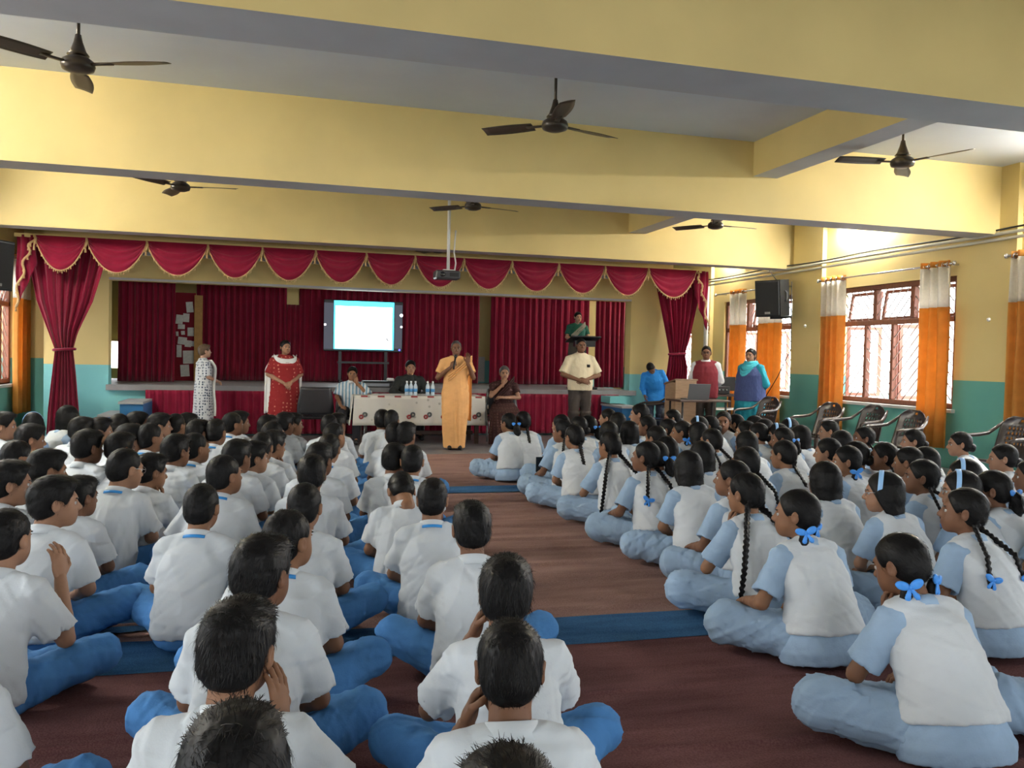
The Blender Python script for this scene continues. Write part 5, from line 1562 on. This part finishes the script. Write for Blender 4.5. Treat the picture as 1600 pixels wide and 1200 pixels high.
def stripe_mat(name, c1, c2, freq):
    m = mat(name, c1, .85, spec=.12)
    nt = m.node_tree; b = nt.nodes['Principled BSDF']
    tc = nt.nodes.new('ShaderNodeTexCoord'); w = nt.nodes.new('ShaderNodeTexWave'); w.inputs['Scale'].default_value = freq; w.inputs['Distortion'].default_value = .6
    nt.links.new(tc.outputs['Object'], w.inputs['Vector'])
    r = nt.nodes.new('ShaderNodeValToRGB'); r.color_ramp.interpolation = 'CONSTANT'; r.color_ramp.elements[0].color = (*c1, 1); r.color_ramp.elements[1].color = (*c2, 1); r.color_ramp.elements[1].position = .55
    nt.links.new(w.outputs['Fac'], r.inputs[0]); nt.links.new(r.outputs[0], b.inputs['Base Color'])
    return m

def stand_joints(le, lw, re, rw, hl, hr, hyaw=0., hpitch=0., hroll=0., w=1.):
    J = dict(pel=V3(0, 0, .93), wai=V3(0, .0, 1.06), che=V3(0, 0, 1.25), nek=V3(0, -.015, 1.40))
    J['sh'] = [V3(-.175*w, -.01, 1.335), V3(.175*w, -.01, 1.335)]
    J['R'] = rotm(hyaw, hpitch, hroll); J['hd'] = V3(0, .0, 1.445)+J['R']@V3(0, .02, .108)
    J['hp'] = [V3(-.09, 0, .9), V3(.09, 0, .9)]; J['kn'] = [V3(-.10, .015, .48), V3(.10, .015, .48)]
    J['an'] = [V3(-.10, -.02, .085), V3(.10, -.02, .085)]; J['to'] = [V3(-.12, .13, .04), V3(.12, .13, .04)]
    J['el'] = [V3(*le), V3(*re)]; J['wr'] = [V3(*lw), V3(*rw)]; J['hand'] = [hl, hr]
    return J
def sit_joints(le, lw, re, rw, hl, hr, hyaw=0., hpitch=0., hroll=0., lean=0.):
    sl = lambda x, y, z: V3(x, y+(z-.5)*math.sin(math.radians(lean)), .5+(z-.5)*math.cos(math.radians(lean)))
    J = dict(pel=sl(0, 0, .55), wai=sl(0, -.02, .67), che=sl(0, 0, .86), nek=sl(0, -.005, 1.01))
    J['sh'] = [sl(-.172, 0, .95), sl(.172, 0, .95)]
    J['R'] = rotm(hyaw, hpitch, hroll); J['hd'] = sl(0, .015, 1.055)+J['R']@V3(0, .02, .108)
    J['hp'] = [V3(-.09, .02, .53), V3(.09, .02, .53)]; J['kn'] = [V3(-.12, .43, .50), V3(.12, .43, .50)]
    J['an'] = [V3(-.12, .42, .09), V3(.12, .42, .09)]; J['to'] = [V3(-.13, .57, .04), V3(.13, .57, .04)]
    J['el'] = [V3(*le), V3(*re)]; J['wr'] = [V3(*lw), V3(*rw)]; J['hand'] = [hl, hr]
    J['sl'] = sl; J['lean'] = lean
    return J
def upper(J, m, zs, cy, rx, ry, slv=.8, r0=.064, r1=.072, seed=0, fold=.004, sh=.055, long=False, h=.010, R=None, o=(0, 0, 0), pl=None):
    """Shirt, blouse or kurta body with sleeves."""
    s = SDF(); s.loft(zs, 0, cy, rx, ry, .03, R=R, o=o, pleat=pl)
    for i in (0, 1):
        s.cap(lerp(J['nek'], J['sh'][i], .3), J['sh'][i], sh*.85, sh, .035)
        if long:
            s.cap(J['sh'][i], J['el'][i], r0, r1, .03); cone(s, J['el'][i], lerp(J['el'][i], J['wr'][i], .93), r1, r1*.68, .02, hollow=False)
        else: cone(s, J['sh'][i], lerp(J['sh'][i], J['el'][i], slv), r0, r1, .03, hollow=False)
    s.disp = folds(seed, fold, .09, (1, 1, .8))
    return s.mesh(h)+(None, [m])
def legs(J, m, r=(.092, .075, .062), seed=0, h=.011, pelv=True):
    s = SDF()
    if pelv: s.ell(J['pel']+V3(0, 0, -.02), (.165, .125, .12), .03)
    for i in (0, 1):
        s.cap(J['hp'][i], J['kn'][i], r[0], r[1], .03); cone(s, J['kn'][i], J['an'][i]+V3(0, 0, -.03), r[1], r[2], .03, hollow=False)
    s.disp = folds(seed, .004, .09)
    return s.mesh(h)+(None, [m])
def shoe_parts(J, m):
    out = []
    for i in (0, 1):
        s = SDF(); s.cap(J['an'][i]+V3(0, -.03, -.03), J['to'][i], .045, .037, .02); s.cut((0, 0, -1), -.002)
        out.append(('shoe', s.mesh(.011)+(None, [m]), 'root'))
    return out
def hair_p(J, style, m, seed=0, n=900, hs=1.):
    return ('hair', head_piece(J, hair_mesh(style, seed, nstr=n), hs)+(None, [m]), 'root')
def sheet(fn, nu, nv, th=.006):
    b = MB(); b.grid(fn, nu, nv, th); return np.array(b.v), np.array(b.f), None
def collar_p(J, m, r=.066, o=(0, 0, 0)):
    V, Q = ring_band([(r, r*.97, 0, 0, -.02), (r*.97, r*.95, 0, 0, .008), (r*.92, r*.9, 0, 0, .028), (r*.86, r*.85, 0, 0, .029)], np.array(Matrix.Rotation(-.3, 3, 'X')), J['nek']+V3(0, .008, .012)+V3(*o), 24)
    return ('collar', (V, Q, None, [m]), 'root')
def put_adult(parts, u, v, y, rz, label, z0=0., zref=None):
    """Stands the figure so that the top of its hair meets the measured point at depth y."""
    o = mk_person(parts)
    hv = [p for p in parts if p[0] == 'hair'][0][1][0]; k = hv[:, 2].argmax(); top = np.sort(hv[:, 2])[-20]
    p = at(u, v, y=y); s = (p[2]-z0)/top
    a = math.radians(rz); tx, ty_ = hv[hv[:, 2] > top-.03][:, :2].mean(0)*s
    o.location = (p[0]-(tx*math.cos(a)-ty_*math.sin(a)), y-(tx*math.sin(a)+ty_*math.cos(a)), z0); o.rotation_euler = (0, 0, a); o.scale = (s, s, s)
    tag(o, label, 'person')
    return o
UP, FW = (0, 0, 1), (0, 1, 0)
M_SHOE = mat('black_shoe', (.012, .011, .011), .35)
M_ORS = mat('orange_sari', (.74, .40, .16), .8, var=.05, vscale=10, bump=.1, bscale=50, spec=.12)
M_ORS2 = mat('orange_sari_end', (.66, .27, .07), .8, var=.05, vscale=10, bump=.1, bscale=50, spec=.12)

# --- orange sari, speaking into a microphone with one hand raised
J = stand_joints((-.27, .07, 1.10), (-.17, .17, 1.33), (.27, .02, 1.09), (.085, .20, 1.26),
                 [(-.02, .1, 1), (-.2, -.9, .1), (.9, .3, 0), 14.], [(-.55, .25, .8), (.5, .6, .2), (-.2, -.6, 1), 62.], 0, -2)
J['an'] = [V3(-.07, -.02, .085), V3(.07, -.02, .085)]; J['to'] = [V3(-.075, .14, .04), V3(.075, .14, .04)]
front = lambda th: np.exp(-((th-math.pi/2)/.38)**2)
sari = SDF()
sari.loft([.03, .3, .6, .85, 1.0, 1.12, 1.26, 1.335, 1.42], 0, [.02, .02, .02, .01, .01, .015, .015, .0, -.01], [.165, .185, .205, .21, .188, .178, .18, .155, .075], [.15, .155, .155, .158, .145, .145, .15, .112, .07], .03,
          pleat=lambda th, z: 1+(.055*np.sin((th-.25*(1-z))*15)*front(th-.25*(1-z))+.02*np.sin(th*5+z*7))*np.clip((.98-z)/.5, 0, 1))
for i in (0, 1):
    sari.cap(lerp(J['nek'], J['sh'][i], .3), J['sh'][i], .05, .06, .035); cone(sari, J['sh'][i], lerp(J['sh'][i], J['el'][i], .72), .066, .074, .03, hollow=False)
sari.disp = folds(5, .004, .2, (1, 1, .5), 4)
parts = [('body', body_part(J, 'b', 1.), None), ('sari', sari.mesh(.0095)+(None, [M_ORS]), 'root'),
         ('sari_end', sheet(lambda u, v: (-.19-.05*u+.02*math.sin(u*16+v*2), -.05-.05*math.sin(u*3)+.02*math.sin(u*12), 1.40-.95*v-.02*u-.04*(1-v)*u*2), 14, 16)+([M_ORS2],), 'root'),
         ('sari_end', sheet(lambda u, v: (.12-.36*v, .165+.012*math.sin(u*16)-.03*abs(v-.4)-.17*max(0, v-.72), 1.04+.30*v+.10*u), 12, 18)+([M_ORS],), 'root'),
         hair_p(J, 'receding', M_HAIRG, 3)]
parts += shoe_parts(J, M_SHOE)
nun = put_adult(parts, 713, 532, 12.24, 172, 'person in an orange sari speaking into a microphone with one hand raised')
def place_in_hand(me_name, mb, m, person, off, rot=(0, 0, 0)):
    o = mb.build(me_name, m, None, True)
    o.matrix_world = Matrix.LocRotScale(person.location, person.rotation_euler, person.scale) @ Matrix.LocRotScale(Vector(off), Euler(rot), None)
    return o
b = MB(); b.tube([(0, 0, -.13), (0, 0, .06)], [.012, .016], 10); b.lathe([(0, .06), (.02, .065), (.027, .085), (.022, .108), (0, .115)], n=12)
tag(place_in_hand('microphone', b, M_MIC, nun, (.03, .235, 1.345), (math.radians(25), math.radians(-10), 0)), 'black microphone held before the face of the person in orange', 'microphone')

# --- patterned kurta with a white stole, hands joined, seen from the side
def kurta(J, m, hem, seed, rx=(.22, .205, .19, .17, .185, .165, .075), ry=(.17, .155, .145, .135, .14, .11, .065), slv=1., long=True):
    return upper(J, m, [hem, .75, .95, 1.08, 1.25, 1.335, 1.42], [.0, .0, .0, .005, .012, 0, -.01], rx, ry, slv, .062, .06, seed, .004, .054, long, .010)
J = stand_joints((-.20, .02, 1.10), (-.05, .22, 1.02), (.20, .02, 1.10), (.05, .22, 1.03), [(.5, .8, -.1), (-.4, 0, .9), (0, .4, 1), 30.], [(-.5, .8, -.15), (.4, 0, .9), (0, .4, 1), 30.], 0, 2)
M_BWK = pattern_mat('ikat_print_kurta', (.50, .52, .54), (.035, .05, .09), 26, .30, .40, stretch=(1, 1, .8))
M_STOLE = mat('white_stole', (.66, .66, .64), .85, var=.04, vscale=12, bump=.1, bscale=60)
parts = [('body', body_part(J, 'd', .98, True), None), ('kurta', kurta(J, M_BWK, .36, 2, slv=.9, long=False), 'root'), ('trousers', legs(J, M_STOLE, (.085, .07, .06), 3), 'root'),
         ('stole', sheet(lambda u, v: (.055+.11*u, .155-.06*u*0-.02*math.sin(u*3)+.012*math.sin(u*14)+.012*math.sin(v*9)-.15*max(0, .12-v)*4, 1.40-.98*v), 8, 20)+([M_STOLE],), 'root'),
         ('stole', sheet(lambda u, v: (-.055-.10*u, .15-.01*math.sin(u*3)+.012*math.sin(u*14)-.15*max(0, .12-v)*4, 1.40-.85*v), 8, 18)+([M_STOLE],), 'root'),
         hair_p(J, 'bob' if 0 else 'full', M_HAIRB, 6, 1500)] + shoe_parts(J, M_SHOE)
put_adult(parts, 321, 537, 13.85, -68, 'person in a black and white printed tunic with a white stole')

# --- red kurta with white dupatta
J = stand_joints((-.27, .0, 1.10), (-.06, .19, .98), (.27, .0, 1.10), (.06, .20, .96), [(.65, .5, -.6), (-.2, .7, .7), (0, .5, .8), 22.], [(-.65, .5, -.6), (.2, .7, .7), (0, .5, .8), 22.], 8, 0)
M_REDK = pattern_mat('red_floral_kurta', (.25, .022, .024), (.55, .22, .15), 16, .16, .26)
big = dict(rx=(.27, .25, .235, .21, .215, .18, .08), ry=(.20, .19, .18, .165, .17, .12, .07))
def dup_strip(q, lag=0.): return sheet(lambda u, v: (q*(.115+.07*u+.12*min(1, v*5)), .05-.12*u+.02*math.sin(u*9)-.03*v, 1.425-.02*u-.03*min(1, v*5)-.92*v), 8, 18)
parts = [('body', body_part(J, 'c', 1.05, True), None), ('kurta', kurta(J, M_REDK, .33, 4, slv=.95, long=False, **big), 'root'), ('trousers', legs(J, mat('red_trousers', (.25, .02, .025), .85), (.09, .075, .065), 3), 'root'),
         ('dupatta', sheet(lambda u, v: (.185*math.cos(math.pi*(1-u)), .02+.135*math.sin(math.pi*u)*(.85+.2*v), 1.43-.075*math.sin(math.pi*u)-.07*v*(1+.3*math.sin(math.pi*u))+.012*math.sin(v*9)), 24, 8)+([M_STOLE],), 'root'),
         ('dupatta', dup_strip(1)+([M_STOLE],), 'root'), ('dupatta', dup_strip(-1)+([M_STOLE],), 'root'), hair_p(J, 'tied', M_HAIR, 8)] + shoe_parts(J, M_SHOE)
put_adult(parts, 446, 531, 13.55, -165, 'person in a red floral tunic with a white scarf over the shoulders')

# --- cream shirt, dark trousers, arms crossed low
J = stand_joints((-.30, .03, 1.08), (-.03, .20, 1.0), (.30, .03, 1.08), (.04, .23, .98), [(.9, .15, -.2), (.1, .9, .3), (0, .3, 1), 25.], [(-.9, .2, -.15), (.1, .9, .3), (0, .3, 1), 25.], -4, 0, 0, 1.0)
M_CREAM = mat('cream_shirt', (.66, .58, .40), .8, var=.04, vscale=12, bump=.1, bscale=50); M_DTR = mat('dark_brown_trousers', (.045, .035, .03), .75, var=.1, vscale=12)
parts = [('body', body_part(J, 'b', 1.06), None), ('shirt', upper(J, M_CREAM, [.83, .92, 1.05, 1.22, 1.33, 1.42], [.0, .01, .015, .01, 0, -.01], [.198, .208, .205, .2, .168, .08], [.15, .165, .165, .15, .118, .07], .9, .068, .078, 11, .0025), 'root'), collar_p(J, M_CREAM),
         ('trousers', legs(J, M_DTR, (.105, .085, .075), 12), 'root'), ('phone', (np.array(MB().box(-.11, -.06, .135, .162, 1.20, 1.245).v), np.array(MB().box(0, 1, 0, 1, 0, 1).f), None, [M_SHOE]), 'shirt'), hair_p(J, 'short', M_HAIR, 9)] + shoe_parts(J, M_SHOE)
put_adult(parts, 908, 528, 13.2, 178, 'person in a cream shirt and dark trousers standing before the lectern')

# --- green blouse and grey sari at the lectern on the stage
J = stand_joints((-.24, .05, 1.11), (-.14, .28, 1.06), (.25, .03, 1.10), (.17, .26, 1.05), [(.3, .9, .1), (0, 0, 1), (.8, 0, 0), 25.], [(-.3, .9, .1), (0, 0, 1), (-.8, 0, 0), 25.], 0, -4)
M_GRB = mat('green_blouse', (.02, .13, .09), .8); M_GRS = mat('grey_green_sari', (.34, .32, .25), .8, var=.06, vscale=10); M_GRD = mat('olive_sari_skirt', (.075, .07, .055), .85, var=.1, vscale=10)
sari = SDF(); sari.loft([.03, .4, .8, .95, 1.06, 1.12], 0, 0, [.20, .20, .195, .185, .165, .15], [.16, .16, .155, .145, .13, .12], .03, pleat=lambda th, z: 1+.05*np.sin(th*26)*front(th)*np.clip((.98-z)/.5, 0, 1))
parts = [('body', body_part(J, 'd', .96, True), None), ('blouse', upper(J, M_GRB, [1.06, 1.15, 1.25, 1.33, 1.39], [.01, .012, .012, 0, -.01], [.155, .165, .175, .155, .12], [.13, .14, .145, .105, .08], .72, .06, .066, 13), 'root'), ('sari', sari.mesh(.011)+(None, [M_GRD]), 'root'),
         ('sari_end', sheet(lambda u, v: (.17-.33*v+.02*u, .155+.01*math.sin(u*16)-.05*(v-.4)**2-.17*max(0, v-.75)-.02*abs(.5-u), 1.03+.32*v+.12*u*(1-.2*v)), 10, 18)+([M_GRS],), 'root'), hair_p(J, 'tied', M_HAIR, 14)]
put_adult(parts, 903, 487, 15.55, 180, 'person in a green blouse and grey sari standing behind the black lectern', .81)

# --- red waistcoat over a white shirt
J = stand_joints((-.24, -.04, 1.09), (-.08, -.17, .94), (.24, -.04, 1.09), (.08, -.17, .94), [(.7, -.3, -.5), (0, -1, 0), (0, 0, -1), 30.], [(-.7, -.3, -.5), (0, -1, 0), (0, 0, -1), 30.], 8, 0)
M_WSH = mat('white_shirt_adult', (.66, .67, .69), .85, bump=.1, bscale=50); M_MAR = mat('maroon_waistcoat', (.20, .022, .032), .85, var=.08, vscale=14, bump=.12, bscale=70)
vest = SDF(); vest.loft([.80, .92, 1.05, 1.22, 1.325, 1.40], 0, [0, .005, .01, .01, 0, -.01], [.208, .21, .21, .212, .195, .11], [.158, .163, .163, .158, .135, .09], .03); [vest.cap(lerp(J['nek'], J['sh'][i], .3), lerp(J['nek'], J['sh'][i], .86), .056, .066, .03) for i in (0, 1)]; vest.disp = folds(3, .003, .1)
vest.cap((0, .2, 1.44), (0, .18, 1.17), .105, .012, .01, 's')
parts = [('body', body_part(J, 'b', 1.02), None), ('shirt', upper(J, M_WSH, [.82, .95, 1.05, 1.22, 1.33, 1.42], [.0, .005, .01, .01, 0, -.01], [.19, .19, .19, .195, .175, .08], [.14, .145, .145, .138, .115, .07], 1, .066, .06, 15, long=True), 'root'), collar_p(J, M_WSH), ('waistcoat', vest.mesh(.01)+(None, [M_MAR]), 'root'),
         ('trousers', legs(J, M_DTR, (.10, .082, .07), 12), 'root'), hair_p(J, 'short', M_HAIR, 16), ('spectacles', spectacles(J)+(None, [M_SHOE]), 'root')] + shoe_parts(J, M_SHOE)
put_adult(parts, 1104, 540, 12.55, 142, 'person in a maroon waistcoat and white shirt with arms behind the back')

# --- teal kurta, navy waistcoat and teal scarf
M_TEA = mat('teal_kurta', (.012, .25, .33), .8, var=.08, vscale=12, bump=.1, bscale=50); M_NAV = mat('navy_vest', (.045, .065, .17), .9, var=.1, vscale=30, bump=.15, bscale=90); M_TSC = mat('teal_scarf', (.06, .42, .50), .85, var=.15, vscale=30)
J = stand_joints((-.26, -.05, 1.09), (-.08, -.19, .96), (.26, -.05, 1.09), (.08, -.19, .96), [(.7, -.3, -.5), (0, -1, 0), (0, 0, -1), 30.], [(-.7, -.3, -.5), (0, -1, 0), (0, 0, -1), 30.], 12, 0)
bg2 = dict(rx=(.30, .255, .24, .225, .225, .185, .08), ry=(.25, .215, .20, .18, .175, .125, .07))
vest = SDF(); vest.loft([.80, .92, 1.05, 1.22, 1.325, 1.40], 0, [0, .005, .01, .01, 0, -.01], [.275, .265, .25, .245, .205, .11], [.232, .225, .208, .192, .145, .09], .03); [vest.cap(lerp(J['nek'], J['sh'][i], .3), lerp(J['nek'], J['sh'][i], .86), .056, .066, .03) for i in (0, 1)]; vest.disp = folds(3, .003, .1)
parts = [('body', body_part(J, 'c', 1.05, True), None), ('kurta', upper(J, M_TEA, [.30, .75, .95, 1.08, 1.25, 1.335, 1.42], 0, list(bg2['rx']), list(bg2['ry']), 1, .07, .066, 17, .005, .058, True, pl=lambda th, z: 1+.035*np.sin(th*18)*np.clip((.8-z)/.4, 0, 1)), 'root'), ('waistcoat', vest.mesh(.01)+(None, [M_NAV]), 'root'),
         ('scarf', sheet(lambda u, v: ((.10+.05*v)*math.cos(2*math.pi*u), (.09+.06*v)*math.sin(2*math.pi*u)+.02*v, 1.44-.05*v+.02*math.sin(v*14)-.10*v*max(0, math.sin(2*math.pi*u))), 36, 10)+([M_TSC],), 'root'),
         ('scarf', sheet(lambda u, v: (.13*math.cos(math.pi*(1-u)), .06+(.13+.02*v)*math.sin(math.pi*u), 1.40-.10*math.sin(math.pi*u)-.09*v*math.sin(math.pi*u)+.012*math.sin(v*12)), 24, 8)+([M_TSC],), 'root'),
         ('trousers', legs(J, M_TEA, (.09, .075, .07), 3), 'root'), hair_p(J, 'tied', M_HAIR, 18), ('bun', (lambda S: S.mesh(.006)+(None, [M_HAIR]))(SDF().ell(J['hd']+J['R']@V3(0, -.095, -.05), (.045, .04, .05), .01)), 'hair')] + shoe_parts(J, M_SHOE)
put_adult(parts, 1174, 544, 11.9, 112, 'person in a teal tunic with navy waistcoat and teal scarf')

# --- blue shirt, bending over the chair
J = stand_joints((-.25, .02, 1.10), (-.22, .10, .86), (.25, .04, 1.10), (.24, .16, .88), [(.1, .4, -.9), (-.9, 0, 0), (0, 1, 0), 18.], [(-.1, .4, -.9), (.9, 0, 0), (0, 1, 0), 18.], -10, -38, 14)
M_BSH = mat('bright_blue_shirt', (.02, .22, .62), .8, var=.05, vscale=12, bump=.12, bscale=50)
parts = [('body', body_part(J, 'b', .98), None), ('shirt', upper(J, M_BSH, [.74, .92, 1.05, 1.22, 1.33, 1.42], [.0, .005, .01, .01, 0, -.01], [.205, .19, .185, .19, .17, .08], [.155, .145, .14, .135, .112, .07], 1, .064, .056, 19, long=True), 'root'), collar_p(J, M_BSH), ('trousers', legs(J, mat('navy_trousers', (.02, .025, .04), .8), (.09, .075, .065), 12), 'root'), hair_p(J, 'short', M_HAIR, 20)] + shoe_parts(J, M_SHOE)
Rb = np.array(Matrix.Rotation(math.radians(-22), 3, 'X') @ Matrix.Rotation(math.radians(12), 3, 'Y'))
def bend(part):
    nm, (V, Q, M, ms), par = part
    t = np.clip((V[:, 2]-.86)/.22, 0, 1)[:, None]; piv = V3(0, 0, .95)
    W = (V-piv)@Rb.T+piv
    return nm, (V*(1-t)+W*t, Q, M, ms), par
parts = [bend(p) for p in parts]
put_adult(parts, 1016, 566, 13.65, 165, 'person in a bright blue shirt bending over beside the tied drape')

# --- seated: striped shirt at the end of the table
J = sit_joints((-.30, .12, .78), (-.09, .13, 1.0), (.24, .08, .76), (.14, .30, .62), [(.2, .1, .9), (-.3, .9, 0), (.9, .2, 0), 30.], [(-.4, .9, -.1), (0, 0, 1), (-.8, 0, .3), 25.], 6, -4, -4, 4)
M_STR = stripe_mat('blue_striped_shirt', (.55, .58, .60), (.16, .28, .38), 5.5)
seat_loft = dict(zs=[.50, .60, .72, .86, .945, 1.03], cy=[.0, .0, -.01, .005, .005, .0], rx=[.17, .178, .172, .18, .165, .07], ry=[.135, .14, .13, .13, .11, .06])
M_BTR = mat('black_trousers', (.012, .011, .016), .8)
parts = [('body', body_part(J, 'a', .98), None), ('shirt', upper(J, M_STR, seat_loft['zs'], seat_loft['cy'], seat_loft['rx'], seat_loft['ry'], .85, .066, .08, 22), 'root'), collar_p(J, mat('white_collar', (.66, .66, .66), .85)), ('trousers', legs(J, M_BTR, (.09, .078, .06), 5), 'root'), hair_p(J, 'full', M_HAIR, 23)] + shoe_parts(J, M_SHOE)
o = put_adult(parts, 551, 572, 13.35, 170, 'seated person in a blue striped shirt leaning the face on one hand')
padded_chair((o.location.x, o.location.y+.02, 0), math.radians(350), 'black padded chair under the person in the striped shirt')
# --- seated: black shirt behind the table
J = sit_joints((-.29, .13, .76), (-.12, .33, .70), (.29, .13, .76), (.12, .33, .70), [(.6, .7, 0), (0, 0, 1), (.6, .5, 0), 20.], [(-.6, .7, 0), (0, 0, 1), (-.6, .5, 0), 20.], 0, 0, 0, 6)
M_BLS = mat('black_shirt', (.016, .018, .017), .8, bump=.1, bscale=50)
parts = [('body', body_part(J, 'c', 1.02), None), ('shirt', upper(J, M_BLS, seat_loft['zs'], [.0, .01, .012, .03, .035, .035], [.18, .19, .185, .195, .175, .075], [.14, .145, .135, .135, .112, .065], 1, .068, .06, 24, long=True), 'root'), collar_p(J, M_BLS), ('trousers', legs(J, M_BTR, (.09, .078, .06), 5), 'root'), hair_p(J, 'full', M_HAIR, 25)] + shoe_parts(J, M_SHOE)
o = put_adult(parts, 642, 562, 13.95, 180, 'seated person in a black shirt behind the table with bottles')
padded_chair((o.location.x, o.location.y+.02, 0), 0, 'black padded chair under the person in the black shirt')
# --- seated: dark brown sari, hand at the chin
J = sit_joints((-.24, .12, .76), (.02, .24, .76), (.22, .16, .78), (.03, .17, .97), [(.9, .2, .1), (0, .5, .9), (0, .4, .8), 25.], [(-.15, .0, 1), (.2, .9, .2), (-.8, .2, 0), 40.], 0, -2, 0, 4)
M_BRS = pattern_mat('dark_brown_silk_sari', (.050, .022, .020), (.10, .05, .045), 22, .2, .4)
s = SDF(); s.loft([.03, .2, .545, .61, .67], 0, [.36, .34, .26, .1, .02], [.26, .25, .25, .21, .17], [.18, .19, .30, .22, .15], .05, pleat=lambda th, z: 1+.045*np.sin(th*22)*np.clip((.5-z)/.3, 0, 1)*(np.sin(th) > 0)); s.disp = folds(7, .005, .09)
parts = [('body', body_part(J, 'c', .98, True), None), ('blouse', upper(J, M_BRS, seat_loft['zs'], seat_loft['cy'], [.165, .165, .158, .172, .158, .07], [.13, .13, .125, .14, .108, .06], .62, .058, .062, 26), 'root'), ('sari', s.mesh(.011)+(None, [M_BRS]), 'root'),
         ('sari_end', sheet(lambda u, v: (.15-.31*v, .155+.01*math.sin(u*16)-.05*(v-.4)**2-.17*max(0, v-.75), .64+.34*v+.13*u), 10, 18)+([M_BRS],), 'root'), hair_p(J, 'tied', M_HAIRG, 27)] + shoe_parts(J, M_SHOE)
o = put_adult(parts, 788, 571, 13.0, 172, 'seated person in a dark brown sari with one hand at the chin')
padded_chair((o.location.x, o.location.y+.03, 0), math.radians(-8), 'black padded chair under the person in the brown sari')
